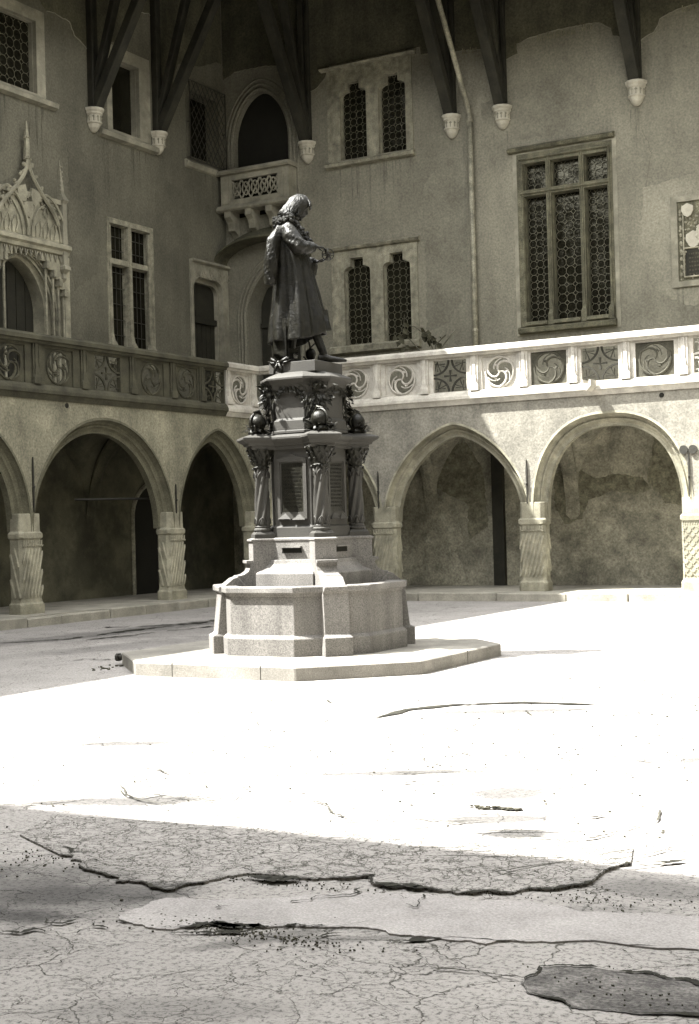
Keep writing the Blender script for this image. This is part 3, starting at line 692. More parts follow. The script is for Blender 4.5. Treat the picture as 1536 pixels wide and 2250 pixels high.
for a in (22.98, 20.72):
    x = MB(FLu); x.loft([[(a-w, 0, z), (a+w, 0, z), (a+w, .02+2*w, z), (a-w, .02+2*w, z)] for w, z in ((.02, 6.9), (.05, 6.98), (.04, 7.08), (.09, 7.16), (.09, 7.22), (.065, 7.26), (.065, 8.55), (.09, 8.62), (.045, 8.78), (.035, 9.0), (.005, 9.5))])
    for k in range(7):
        for sx in (-1, 1): x.ball((a+sx*(.055-.005*k), .07, 8.75+k*.1), .022, n=5, m=3)
    x.build("pinnacle", mSt, pt)
x = MB(FLu)   # hanging shields and leaf clumps
for a, z, t in ((21.9, 8.25, .15), (22.1, 8.52, -.2), (21.72, 8.55, .3)):
    x = MB(FLu); x.loft([[(a+math.cos(t)*p-math.sin(t)*q, dd, z+math.sin(t)*p+math.cos(t)*q) for p, q in ((-.13, .16), (.13, .16), (.14, 0), (.07, -.14), (0, -.19), (-.07, -.14), (-.14, 0))] for dd in (.08, .15)]); x.build("shield", mPil, pt)
x = MB(FLu)
for i in range(60):
    a = R.uniform(20.9, 22.85); x.ball((a, .09, R.uniform(8.25, 8.5) if abs(a-pc) > .45 else 8.5), R.uniform(.02, .04), n=5, m=3)
x.build("leaf_crockets", mPil, pt)
x = MB(FLu)
for k in range(16): a = 20.75+k*.15; x.tube([(a, .08, 7.44), (a+.04, .08, 7.30), (a+.075, .08, 7.44)], .018, 4)
x.build("hanging_tracery", mSt, pt)
x = MB(FLu); x.box(20.8, 22.9, -.57, -.56, 4.4, 7.4)
for k in range(6): x.box(21.1+k*.27, 21.35+k*.27, -.559, -.53, 4.4, 7.3)
x.build("door", mDoor, pt)
def rain_streaks(fr, parent, u0, u1, z, m, n):
    x = MB(fr)
    for i in range(n):
        a = R.uniform(u0, u1); L = R.uniform(.25, 1.3); w = R.uniform(.008, .03); P = [(a-w, z), (a+w, z)]
        k = 6; rt_ = [(a+w*(1-j/k)*R.uniform(.5, 1.5)+.001, z-L*j/k) for j in range(1, k)]; lf = [(a-w*(1-j/k)*R.uniform(.5, 1.5)-.001, z-L*j/k) for j in range(k-1, 0, -1)]
        x.plate(P+rt_+[(a, z-L)]+lf, [], .0065+.0002*i, .005)
    x.build("rain_streaks", m, parent)
mStk = {LW: mat("streak_dirt_left", 0.080, 0.68, 0.3, 2, 0.26, 22), 'R': mat("streak_dirt", 0.125, 0.70, 0.3, 2, 0.26, 22)}
for a in ((19.0, 22.8, 10.5, 14), (24.4, 26.2, 10.3, 12), (27.6, 28.7, 10.28, 7)): rain_streaks(FLu, LW, *a[:3], mStk[LW], a[3])
# frieze of old dark wall paint above the ragged edge of the newer plaster
fz = [(5, 13.3), (22.3, 12.95), (22.73, 12.6), (22.92, 12.63), (23.16, 12.6), (23.45, 12.59), (23.59, 12.33), (23.89, 12.22), (24.04, 12.12), (24.1, 11.56), (24.12, 10.9), (24.55, 10.9), (24.56, 12.52), (25.3, 12.6), (25.45, 12.79), (25.87, 13.52), (26.22, 13.59), (26.44, 13.47), (26.5, 12.77), (26.5, 10.95), (26.62, 10.95), (27.3, 12.7), (28.27, 12.9), (28.93, 13.2), (YU-.02, 13.2)]
def ragged(P, jag=.018, st=.09):
    out = []
    for i in range(len(P)-1):
        a, b = Vector(P[i]), Vector(P[i+1]); n = max(1, int((b-a).length/st))
        for k in range(n): q = a.lerp(b, k/n); out.append((q.x+R.uniform(-jag, jag), q.y+R.uniform(-jag, jag)))
    out.append(P[-1]); return out
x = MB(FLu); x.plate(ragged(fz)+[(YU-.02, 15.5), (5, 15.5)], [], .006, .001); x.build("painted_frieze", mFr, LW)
x = MB(FLu)
P = ragged(fz[2:10], .01, .06); x.tube([(a, .008, c) for a, c in P], .012, 4)
P = ragged(fz[13:19], .01, .06); x.tube([(a, .008, c) for a, c in P], .012, 4); x.build("plaster_edge", mSt, LW)
for u in (24.12, 26.41): corbel(FLu, LW, u)

# arcade wall
AL = [(17.15, 2.15, 1.65, 2.15, 2.2, 2.2), (21.44, 2.13, 1.65, 2.15, 2.0, 2.0), (25.21, 1.50, 1.65, 2.12, 1.5, 2.0)]
def arch_hole(A, b=.1): P = arc_pts(*A, n=36); return [(P[0][0], b)]+P+[(P[-1][0], b)]
def lower_wall(fr, a0, a1, arches, m, parent):
    w = MB(fr); out = [(a0, .1)]
    for A in sorted(arches, key=lambda t: t[0]): out += arch_hole(A)
    out += [(a1, .1), (a1, 4.07), (a0, 4.07)]
    Q = [out[0]]
    for p in out[1:]:
        if abs(p[0]-Q[-1][0])+abs(p[1]-Q[-1][1]) > 1e-5: Q.append(p)
    w.plate(Q, [], -.03, -.34, True)
    return w.build("arcade_wall", m, parent)
lower_wall(FL, 5, YR+.15, AL, mPlA, LW)
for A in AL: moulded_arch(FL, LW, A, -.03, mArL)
for u in (19.29, 23.63): pillar(FL, LW, u, mPil, 'twist')
pillar(FL, LW, 26.76, mPil, 'plain')
x = MB(FL); x.box(15.2, 15.2+.3, -.64, -.16, PV, 1.7); 
for u, z0, z1 in ((19.35, 2.0, 3.0), (23.62, 1.95, 2.55)): anchor(FL, LW, u, z0, z1)
x = MB(FL); x.tube([(20.33, -.06, 3.99), (20.33, -.02, 3.99)], .05, 8); x.build("drain_hole", mDark, LW)
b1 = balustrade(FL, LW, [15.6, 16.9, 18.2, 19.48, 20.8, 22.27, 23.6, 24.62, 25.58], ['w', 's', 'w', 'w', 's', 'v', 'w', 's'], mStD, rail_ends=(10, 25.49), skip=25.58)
plabel(b1, "blackened stone balustrade of wheels and stars")
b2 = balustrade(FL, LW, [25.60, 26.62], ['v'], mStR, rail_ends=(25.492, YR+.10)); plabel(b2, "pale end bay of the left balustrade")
# passage behind: back wall, vaults, floor of the gallery
def passage(fr, a0, a1, bays, parent, holes=(), mPas=mPas):
    w = MB(fr); w.plate(rect(a0, a1, .1, 4.1), [rect(*h) for h in holes], -D, -D-.3); w.build("passage_wall", mPas, parent)
    f = MB(fr); f.box(a0 if a0 > 0 else XL-.02, a1, -D-.001, -.02, 4.08+(a0 < 0)*.003, 4.2); f.build("gallery_floor", mPave, parent)
    v = MB(fr)
    for b0, b1_ in bays:
        N = 18; vs = []; fs = []
        for i in range(N+1):
            for j in range(N+1):
                s_, t_ = -1+2*i/N, -1+2*j/N
                h1 = 1.7+2.2*max(0, 1-abs(s_)**1.8)**.5; h2 = 1.7+2.1*max(0, 1-abs(t_)**1.8)**.5
                vs.append((b0+(b1_-b0)*i/N, -.345-(D-.345)*j/N, min(max(h1, h2), 4.06)))
        for i in range(N):
            for j in range(N): a = i*(N+1)+j; fs.append((a, a+1, a+N+2, a+N+1))
        v.add(vs, fs)
    v.build("vault", mPas, parent, smooth=True)
    for b in sorted({q for bb in bays for q in bb}):
        if b <= a0+.2: continue
        P = arc_pts(-(D+.35)/2, (D-.35)/2, 1.7, 2.05, 1.6, 2, 16)
        r_ = MB(fr); r_.loft([[(b+o_, a, c-dz) for a, c in P] for o_, dz in ((-.16, 0), (-.16, .1), (-.06, .2), (.06, .2), (.16, .1), (.16, 0))], cap=False, closed=False)
        r_.build("vault_rib", mPas, parent, fix=False)
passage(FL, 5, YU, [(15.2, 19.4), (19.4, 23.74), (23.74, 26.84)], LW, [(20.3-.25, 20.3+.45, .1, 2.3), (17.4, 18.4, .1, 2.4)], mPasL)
x = MB(FL)
for a0, a1, z in ((20.05, 20.75, 2.3), (17.4, 18.4, 2.4)): x.box(a0-.05, a1+.05, -D-.32, -D-.3, .1, z+.05)
x.build("passage_door", mDoor, LW)
dpt = [(25.15, PV-.02)]+arc_pts(25.75, .6, 1.9, .75, 1.5, 2, 14)+[(26.35, PV-.02)]
x = MB(FL); x.plate(dpt, [], -D+.005, -D-.0); x.build("passage_door", mDark, LW)
x = MB(FL); x.tube([(a, -D+.02, c) for a, c in dpt], .05, 5); x.build("door_frame", mPas, LW)
x = MB(FL); x.tube([(22.2, -1.5, 2.28), (23.7, -.5, 2.28)], .028, 5); x.build("tie_rod", mIron, LW)
# plinth of the pier in the corner is shared by both ranges
# ------------------------------------------------------------ RIGHT RANGE
RW = thing("arcaded_wing", "right wing with white restored balustrade, leaded windows and sunlit arch", "building", (-11, YR, 0))
wr = MB(FRu)
Fh = [(-19.72, 9.3)]+arc_pts(-18.93, .79, 11.1, 1.22, 1.7, 2, 20)+[(-18.14, 9.3)]
Hh = [(-19.46, 4.4)]+arc_pts(-18.70, .76, 6.75, 1.2, 1.5, 2, 20)+[(-17.94, 4.4)]
GW, IW, JW, KW = (-17.0, -14.72, 10.22, 12.45), (-17.0, -14.70, 5.85, 8.12), (-12.17, -9.97, 5.86, 9.72), (-8.66, -5.9, 6.46, 8.24)
wr.plate([(XU, 4.2), (6, 4.2), (6, 15.6), (XU, 15.6)], [Fh, Hh, rect(*GW), rect(*IW), rect(*JW)], 0, -.42)
wr.build("upper_wall", mPl, RW)
# the two pointed openings in the corner
def opening(P, name, depth, back, ztop, mulls):
    x = MB(FRu); u0 = min(a for a, c in P); u1 = max(a for a, c in P); zb = P[0][1]
    x.box(u0-.3, u1+.3, -depth-.02, -depth, zb-.2, ztop+.2)
    r = x.build(name, back, RW)
    return r
opening(Fh, "balcony_door", .16, mDark, 12.4, 0)
hd = opening(Hh, "gallery_door", .75, mDoor, 8.0, 0)
x = MB(FRu)
for s_ in ((Hh, -.42, -.75),):
    P = s_[0]; n = len(P); x.add([(a, s_[1], c) for a, c in P]+[(a, s_[2], c) for a, c in P], [(k, k+1, n+k+1, n+k) for k in range(n-1)])
x.build("door_reveal", mPl, RW, fix=False)
x = MB(FRu)
for cu, h, zs, rs, p, zb in ((-18.93, .79, 11.1, 1.22, 1.7, 9.6), (-18.70, .76, 6.75, 1.2, 1.5, 4.4)):
    for o_, dd, r_ in ((.07, .0, .045), (.17, .0, .035), (.27, -.0, .03)):
        x.tube([(cu-h-o_, dd, zb)]+[(a, dd, c) for a, c in arc_pts(cu, h+o_, zs, rs+o_*1.2, p, 2, 22)]+([(cu+h+o_, dd, zb)]), r_, 6)
x.build("arch_moulding", mPl, RW)
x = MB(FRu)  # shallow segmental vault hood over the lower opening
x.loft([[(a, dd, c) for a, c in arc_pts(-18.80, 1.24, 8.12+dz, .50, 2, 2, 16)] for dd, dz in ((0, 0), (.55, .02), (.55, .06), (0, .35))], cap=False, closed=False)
x.build("corbelled_hood", mFr, RW, fix=False)  # dark frieze tone paints in the shade under the hood
x = MB(FRu); x.box(-19.4, -18.6, -.60, -.56, 4.4, 7.6); x.box(-18.58, -18.0, -.74, -.70, 4.4, 7.6); x.tube([(-18.6, -.56, 4.4), (-18.6, -.56, 7.2)], .018, 5); x.box(-19.4, -18.6, -.56, -.5, 6.6, 6.7)
x.build("door_leaf", mDoor, hd)
# windows
window(FRu, RW, GW, [(-16.66, -15.94, 10.28, 12.12, 'key'), (-15.62, -14.90, 10.28, 12.12, 'key')], mStW, depth=.16, sill=(-17.05, -14.68, 10.10, 10.24), drip=(-17.15, -14.6, 12.45, 12.56), pitch=.18, label="two-light leaded window on the top floor")
window(FRu, RW, IW, [(-16.66, -15.95, 5.88, 7.93, 'key'), (-15.61, -14.89, 5.88, 7.93, 'key')], mStW, depth=.16, sill=(-17.05, -14.66, 5.66, 5.86), drip=(-17.1, -14.62, 8.12, 8.25), pitch=.18, label="two-light leaded window behind the statue")
jl = [(c0, c1, z0, z1) for z0, z1 in ((5.96, 8.78), (8.91, 9.5)) for c0, c1 in ((-12.02, -11.49), (-11.38, -10.72), (-10.61, -10.08))]
jw = window(FRu, RW, JW, jl, mJ, depth=.2, sill=(-12.2, -9.95, 5.72, 5.88), drip=(-12.36, -9.9, 9.76, 9.9), pitch=.175, label="tall six-light cross window")
x = MB(FRu)
for a in (-12.05, -11.425, -10.66, -10.04): x.tube([(a, .045, 6.3), (a, .045, 9.6)], .022, 5); x.loft([[(a-w, 0, z), (a+w, 0, z), (a+w, dd, z), (a-w, dd, z)] for w, dd, z in ((.06, .12, 5.88), (.06, .12, 6.12), (.03, .06, 6.22), (.02, .05, 6.4))])
x.tube([(-12.1, .045, 8.84), (-10.02, .045, 8.84)], .028, 5); x.tube([(-12.1, .05, 9.6), (-10.02, .05, 9.6)], .03, 5)
for a0, a1 in ((-12.0, -11.5), (-11.35, -10.74), (-10.58, -10.1)): x.loft([[(a, 0, 5.86), (a, .16, 5.9), (a, .14, 5.98), (a, 0, 6.0)] for a in (a0, a1)])
x.build("mullions", mJ, jw)
x = MB(FRu)   # pale rendered margin round the big window
x.plate(rect(-12.27, -9.87, 5.7, 9.78), [rect(*JW)], .012, 0.0); x.build("margin", mSt, jw)
for a in ((-17.0, -14.75, 10.08, 14), (-12.1, -10.1, 5.7, 6), (-13.9, -12.3, 10.3, 5), (-9.6, -9.2, 10.3, 3), (-8.7, -6, 6.38, 9)): rain_streaks(FRu, RW, *a[:3], mStk['R'], a[3])
x = MB(FRu)
for P in ([(-9.3, 9.9), (-9.1, 9.3), (-9.25, 8.6), (-8.9, 8.0)], [(-14.4, 7.9), (-14.1, 8.6), (-14.2, 9.3), (-13.7, 9.9)], [(-11.9, 10.0), (-11.6, 10.6), (-11.75, 11.3)]): x.tube([(a, .001, c) for a, c in ragged(P, .02, .07)], .004, 4)
x.build('hairline_cracks', mJ, RW)
# relief plaque
x = MB(FRu); x.plate(rect(-8.72, -5.85, 6.40, 8.30), [rect(-8.58, -5.98, 6.52, 8.18)], .05, -.0); 
pq = plabel(x.build("relief_plaque", mSt, RW), "carved stone plaque with shields above a dark inscription tablet")
x = MB(FRu); x.box(-8.58, -5.98, 0, .012, 6.52, 8.18); x.build("sunk_field", mJ, pq)
x = MB(FRu)
for i in range(420):
    a, c = R.uniform(-8.55, -6.0), R.uniform(6.55, 8.15)
    if -8.42 < a < -6.15 and (6.62 < c < 7.16): continue
    x.ball((a, .015, c), R.uniform(.015, .035), n=5, m=3)
for k in range(9):
    x.ball((-8.52, .03, 6.66+k*.165), .032, .02, .045, n=6, m=4)
x.tube([(-8.46, .04, 6.6), (-8.46, .04, 7.95)], .016, 5); x.tube([(-8.46, .04, 7.2), (-6.1, .04, 7.2)], .02, 5); x.tube([(-8.46, .04, 6.6), (-6.1, .04, 6.6)], .02, 5)
x.build("foliage_relief", mPil, pq)
x = MB(FRu)
for a, z, w in ((-8.36, 7.98, .12), (-8.25, 7.36, .15), (-7.0, 7.4, .15)):
    x.loft([[(a+p*w, dd, z+q*w) for p, q in ((-1, .8), (0, 1.3), (1, .8), (1.05, 0), (.6, -.8), (0, -1.1), (-.6, -.8), (-1.05, 0))] for dd in (.01, .06)])
x.ball((-8.02, .03, 7.8), .10, .04, .13); 
for k in range(5): x.tube([(-8.0, .05, 7.72), (-8.16-.01*k, .06, 7.62-k*.05), (-8.12, .05, 7.45-k*.03)], .02, 5)
x.build("shields", mCor, pq)
x = MB(FRu); x.box(-8.43, -6.12, .012, .022, 6.62, 7.17); tb = x.build("tablet", mTim, pq)
x = MB(FRu)
for r_ in range(6):
    a = -8.36
    while a < -6.2:
        w = R.uniform(.02, .05); x.box(a, a+w, .022, .026, 7.06-r_*.085, 7.06-r_*.085+R.uniform(.025, .04)); a += w+R.uniform(.012, .03)
x.build("inscription", mStD, tb)
# friezes
def frieze(P, m=mFr):
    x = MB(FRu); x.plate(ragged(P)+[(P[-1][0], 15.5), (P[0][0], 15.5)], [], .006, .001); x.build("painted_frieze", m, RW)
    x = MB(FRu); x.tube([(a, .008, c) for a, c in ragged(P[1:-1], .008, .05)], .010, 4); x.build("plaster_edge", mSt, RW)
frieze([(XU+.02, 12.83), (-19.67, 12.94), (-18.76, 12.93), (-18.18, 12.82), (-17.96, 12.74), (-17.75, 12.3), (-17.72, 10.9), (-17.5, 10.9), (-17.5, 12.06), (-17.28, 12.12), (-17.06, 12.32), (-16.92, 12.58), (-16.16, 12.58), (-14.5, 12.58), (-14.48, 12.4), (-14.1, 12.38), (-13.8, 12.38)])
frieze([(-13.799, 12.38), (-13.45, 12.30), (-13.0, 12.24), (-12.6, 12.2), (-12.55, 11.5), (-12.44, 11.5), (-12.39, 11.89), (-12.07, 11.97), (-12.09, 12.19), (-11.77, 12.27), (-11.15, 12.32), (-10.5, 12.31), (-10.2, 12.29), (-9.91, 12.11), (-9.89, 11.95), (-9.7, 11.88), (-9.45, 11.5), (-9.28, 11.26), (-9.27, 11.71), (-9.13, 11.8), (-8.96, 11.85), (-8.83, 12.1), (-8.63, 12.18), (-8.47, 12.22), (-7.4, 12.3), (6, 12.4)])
x = MB(FRu)
for a0, a1, z in ((-11.6, -10.72, 12.21), (-10.56, -10.33, 12.24), (-13.42, -13.03, 12.26), (-8.36, -7.3, 12.2)):
    a = a0
    x = MB(FRu)
    while a < a1: x.box(a, a+.022, .012, .016, z-.06, z+R.uniform(.02, .09)); a += R.uniform(.035, .06)
    x.build("faded_inscription", mInk, RW)
for u in (-17.57, -13.72, -12.47, -9.38, -6.1): corbel(FRu, RW, u)
# balcony
x = MB(FRu); bu0, bu1, bd = XU+.02, -17.93, .42
x.loft([[(a, 0, 9.40), (a, bd-.02, 9.40), (a, bd+.03, 9.44), (a, bd+.03, 9.48), (a, bd-.04, 9.56), (a, 0, 9.56)] for a in (bu0, bu1)])
bc = plabel(x.build("balcony", mSt, RW), "small stone balcony with pierced parapet on scrolled brackets")
x = MB(FRu)
x.plate(rect(bu0+.1, bu1, 9.56, 10.31), [rect(bu0+.42, bu1-.32, 9.68, 10.16)], bd-.06, bd-.16, True)
x.box(bu1-.1, bu1, 0, bd-.165, 9.56, 10.31)
x.build("parapet", mSt, bc)
x = MB(FRu); q0, q1 = bu0+.42, bu1-.32
for k in range(5):
    a = q0+(q1-q0)*(k+.5)/5; h = (q1-q0)/10
    x.tube([(a-h, bd-.11, 9.68), (a+h, bd-.11, 10.16)], .022, 4); x.tube([(a+h, bd-.11, 9.68), (a-h, bd-.11, 10.16)], .022, 4)
    x.tube([(a+h*.8*math.cos(t*pi/6), bd-.10, 9.925+.16*math.sin(t*pi/6)) for t in range(13)], .020, 4, cap=False)
    for t in range(4): x.ball((a+h*.5*math.cos(t*pi/2+.7), bd-.09, 9.925+.17*math.sin(t*pi/2+.7)), .03, n=5, m=3)
x.build("pierced_tracery", mSt, bc)
x = MB(FRu); x.loft([[(a, bd-.2, 10.312), (a, bd+.02, 10.312), (a, bd+.05, 10.35), (a, bd+.02, 10.42), (a, bd-.2, 10.42)] for a in (bu0, bu1+.05)]); x.box(bu1-.16, bu1+.05, 0, bd-.205, 10.31, 10.42)
x.box(bu1-.24, bu1-.14, bd-.058, bd-.03, 9.57, 10.3); x.box(bu0+.12, bu0+.34, bd-.058, bd-.035, 9.6, 10.26)
x.build("balcony_rail", mSt, bc)
for a in (XU+.32, -19.1, -18.5, -17.9):
    x = MB(FRu)
    x.loft([[(a+w, d_, z) for d_, z in ((0, 9.4), (.40, 9.4), (.40, 9.26), (.33, 9.2), (.29, 9.17), (.24, 9.08), (.22, 8.96), (.14, 8.92), (.06, 8.86), (0, 8.78))] for w in (-.09, .09)])
    x.build("bracket", mSt, bc)
# drainpipe
x = MB(FRu); x.tube([(-13.24, .11, 4.3), (-13.24, .11, 10.72)], .062, 10)
dpipe = x.build("drainpipe", mPipe, RW, smooth=True)
x = MB(FRu); x.tube([(-13.24, .11, 10.7), (-13.26, .16, 10.95), (-13.3, 1.4, 12.9), (-13.3, 2.4, 14.45)], .058, 10); x.tube([(-13.24, .11, 10.62), (-13.24, .11, 10.74)], .075, 10)
x.build("pipe_bend", mPipe, dpipe)
for z in (5.9, 7.6, 9.2): x = MB(FRu); x.tube([(-13.24, .11, z), (-13.24, .11, z+.05)], .072, 10); x.build("pipe_clip", mPipe, dpipe)
# arcade
AR = [(-16.0, 1.5, 1.65, 2.0, 1.4, 2.0), (-12.79, 1.70, 1.65, 2.04, 1.5, 2.0), (-9.40, 1.66, 1.65, 2.07, 2.4, 2.4), (-5.9, 1.75, 1.65, 2.07, 2.2, 2.2)]
lower_wall(FR, XL-.15, 6, AR, mPlLo, RW)
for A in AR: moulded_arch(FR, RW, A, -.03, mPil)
pillar(FR, RW, -14.5, mPil, 'twist'); pillar(FR, RW, -11.08, mPil, 'twist'); pillar(FR, RW, -7.71, mPil, 'lattice'); pillar(FR, RW, -4.0, mPil, 'twist')
anchor(FR, RW, -11.15, 1.95, 2.85); anchor(FR, RW, -14.6, 1.95, 2.75); anchor(FR, RW, -7.8, 1.98, 2.85, True)
x = MB(FR); x.tube([(-8.3, -.06, 3.97), (-8.3, -.02, 3.97)], .05, 8); x.build("drain_hole", mDark, RW)
x = MB(FR)   # stone water spout under the balustrade
x.loft([[(-9.67+p, d_, z) for p, z in ((-.10, 4.34), (-.06, 4.34), (-.05, 4.27), (.05, 4.27), (.06, 4.34), (.10, 4.34), (.10, 4.22), (0, 4.12), (-.10, 4.22))] for d_ in (.1, .42)])
x.build("water_spout", mStR, RW)
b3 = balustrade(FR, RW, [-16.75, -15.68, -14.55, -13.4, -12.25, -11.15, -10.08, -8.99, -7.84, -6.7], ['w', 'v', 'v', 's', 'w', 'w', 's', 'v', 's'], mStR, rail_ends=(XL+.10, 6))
plabel(b3, "white restored stone balustrade of wheels and stars")
passage(FR, XU, 6, [(-17.5, -14.5), (-14.5, -11.08), (-11.08, -7.71), (-7.71, -4.1)], RW)
x = MB(FR)
def blob(P, d): 
    Q = ragged(P+[P[0]], .025, .07)[:-1]; x.plate(Q, [], d, d-.004)
blob([(-14.75, .2), (-13.85, .2), (-13.70, .45), (-13.8, .7), (-13.95, .95), (-13.72, 1.15), (-13.8, 1.5), (-14.0, 1.7), (-14.05, 2.0), (-14.3, 2.1), (-14.6, 1.9)], -D+.006)
x.build("bare_plaster", mPale, RW)
mDamp = mat("damp_plaster", 0.135, 0.64, 0.5, 5, 0.4, 24, bump=0.5, bsc=12)
x = MB(FR)
blob([(-11.5, 2.6), (-11.0, 2.75), (-10.6, 2.5), (-10.0, 2.55), (-9.5, 2.45), (-9.3, 2.2), (-9.7, 2.1), (-10.2, 2.2), (-10.7, 2.0), (-10.9, 1.6), (-11.3, 1.5), (-11.5, 1.9)], -D+.006)
x.build("damp_patch", mDamp, RW)
x = MB(FR); blob([(-9.2, 3.4), (-8.0, 3.2), (-7.6, 2.0), (-8.2, 1.75), (-9.0, 1.9), (-9.4, 2.4)], -D+.006); x.build("damp_patch", mDamp, RW)
x = MB(FR); blob([(-14.5, 3.3), (-13.6, 3.4), (-13.2, 2.8), (-13.1, 1.5), (-13.6, 1.2), (-13.6, 2.0), (-13.95, 2.2), (-14.4, 2.4)], -D+.006); x.build("damp_patch", mDamp, RW)
# plaster repairs on the upper walls
for k, (fr_, par, mm, P) in enumerate(((FRu, RW, 'a', [(-9.3, 8.6), (-8.2, 8.75), (-7.2, 8.5), (-7.2, 6.2), (-8.4, 6.0), (-9.1, 6.4), (-9.4, 7.6)]), (FRu, RW, 'b', [(-13.9, 9.9), (-13.4, 9.7), (-13.45, 7.0), (-13.9, 6.2), (-14.5, 6.0), (-14.5, 9.4)]),
        (FRu, RW, 'b', [(-13.0, 11.0), (-12.9, 10.1), (-11.3, 10.05), (-10.2, 10.6), (-10.5, 11.4), (-12.0, 11.3)]), (FLu, LW, 'c', [(23.3, 9.9), (24.1, 9.8), (24.2, 7.3), (23.4, 6.8), (23.25, 8.2)]), (FLu, LW, 'c', [(26.4, 9.9), (27.4, 9.7), (27.3, 8.4), (26.5, 8.0), (26.3, 9.0)]))):
    m_ = {'a': mat("plaster_repair_pale", 0.175, 0.70, 0.25, .8, 0.26, 22, bump=0.5, bsc=22), 'b': mat("plaster_repair_dull", 0.137, 0.70, 0.3, .8, 0.26, 22, bump=0.5, bsc=22), 'c': mat("plaster_repair_left", 0.087, 0.68, 0.3, .8, 0.26, 22, bump=0.5, bsc=22)}[mm]
    x = MB(fr_); x.plate(ragged(P+[P[0]], .03, .08)[:-1], [], .004, 0.0); x.build("plaster_repair", m_, par)
x = MB(FR); x.box(-12.95, -12.68, -D, -D+.12, PV, 3.9); x.build("downpipe_casing", mDoor, RW)

# ------------------------------------------------------------ roofs and the two wings that shade the court
def roof(o, P):     # eave edge to ridge
    x = MB(); x.add(P, [(0, 1, 2, 3), (4, 5, 6, 7), (0, 1, 5, 4), (1, 2, 6, 5), (2, 3, 7, 6), (3, 0, 4, 7)]); return x.build("roof", mRoof, o)
k = .72; th = .22
def slope(x): return k*x
rw_ = 9.0
roof(LW, [(EX, -30, EZ), (EX, EY, EZ), (EX-rw_, EY+rw_, EZ+k*rw_), (EX-rw_, -30, EZ+k*rw_), (EX, -30, EZ+th), (EX, EY, EZ+th), (EX-rw_, EY+rw_, EZ+th+k*rw_), (EX-rw_, -30, EZ+th+k*rw_)])
roof(RW, [(EX, EY, EZ), (9, EY, EZ), (9, EY+rw_, EZ+k*rw_), (EX-rw_, EY+rw_, EZ+k*rw_), (EX, EY, EZ+th), (9, EY, EZ+th), (9, EY+rw_, EZ+th+k*rw_), (EX-rw_, EY+rw_, EZ+th+k*rw_)])
x = MB(); x.box(-26, -25.7, -30, 34, 0, 19.3); x.build("rear_wall", mFar, LW)
x = MB(); x.box(-25.6, 9, 33.5, 33.8, 0, 19.0); x.build("rear_wall", mFar, RW)
# wing behind the viewpoint
SW = thing("courtyard_wing", "plain plastered wing that closes the near side of the courtyard", "building", (-8, -1.2, 0))
x = MB(); x.box(-30, 12, -1.6, -1.2, 0, 15); x.build("wall", mFar, SW)
x = MB(); x.loft([[(-30, y, z) for y, z in ((1.9, EZ), (1.9, EZ+.2), (-7, EZ+6.4), (-7, EZ+6.2))], [(12, y, z) for y, z in ((1.9, EZ), (1.9, EZ+.2), (-7, EZ+6.4), (-7, EZ+6.2))]]); x.build("roof", mRoof, SW)
for zz in (1.2, 5.8, 10.0):
    for a in range(-16, 6, 4):
        x = MB(); x.box(a, a+1.3, -1.199, -1.14, zz, zz+1.9); w_ = x.build("window", mSt, SW)
        x = MB(); x.box(a+.15, a+1.15, -1.139, -1.12, zz+.15, zz+1.75); x.build("pane", mGls, w_)
EW = thing("courtyard_wing", "plain plastered wing that closes the right side of the courtyard", "building", (6.5, 12, 0))
x = MB(); x.box(6.5, 7, -1.2, 31, 0, 15); x.build("wall", mFar, EW)
x = MB(); x.loft([[(a, -1.2, z) for a, z in ((4.0, EZ), (4.0, EZ+.2), (13, EZ+6.6), (13, EZ+6.4))], [(a, 31, z) for a, z in ((4.0, EZ), (4.0, EZ+.2), (13, EZ+6.6), (13, EZ+6.4))]]); x.build("roof", mRoof, EW)
for zz in (1.2, 5.8, 10.0):
    for a in range(2, 26, 4):
        x = MB(); x.box(6.44, 6.499, a, a+1.3, zz, zz+1.9); w_ = x.build("window", mSt, EW)
        x = MB(); x.box(6.42, 6.439, a+.15, a+1.15, zz+.15, zz+1.75); x.build("pane", mGls, w_)

# ------------------------------------------------------------ vine on the gallery
vn = thing("climbing_plant", "thin leafy vine sprig rising above the white balustrade beside the drainpipe", "plant", (-13.6, YR+.35, 4.2))
x = MB(); y_ = YR+.35
stems = [[(-13.5, y_, 4.3), (-13.62, y_, 5.25), (-13.95, y_, 5.62), (-14.05, y_, 5.9), (-14.02, y_, 6.12)], [(-13.45, y_, 4.3), (-13.35, y_, 5.3), (-13.5, y_, 5.62), (-13.8, y_, 5.85), (-14.0, y_, 5.88)], [(-13.5, y_, 4.4), (-13.15, y_, 5.35), (-12.85, y_+.1, 5.72)], [(-13.4, y_, 4.4), (-13.3, y_, 5.4), (-13.05, y_, 5.6)]]
for s_ in stems: x.tube(s_, [.014]*3+[.008]*(len(s_)-3), 5)
x.build("stem", mStD, vn)
x = MB()
for i in range(24):
    c = R.choice([(-14.05, 5.9), (-14.08, 5.62), (-13.6, 5.62), (-13.45, 5.6), (-13.98, 5.42), (-13.3, 5.5)])
    x.leaf((c[0]+R.gauss(0, .06), y_+R.gauss(0, .04), c[1]+R.gauss(0, .06)), (R.uniform(-1, 1), R.uniform(-.4, .4), R.uniform(-1, .2)), (R.uniform(-.5, .5), -1, R.uniform(-.3, .6)), R.uniform(.14, .24), R.uniform(.05, .08))
x.build("leaves", mLeaf, vn, fix=False)

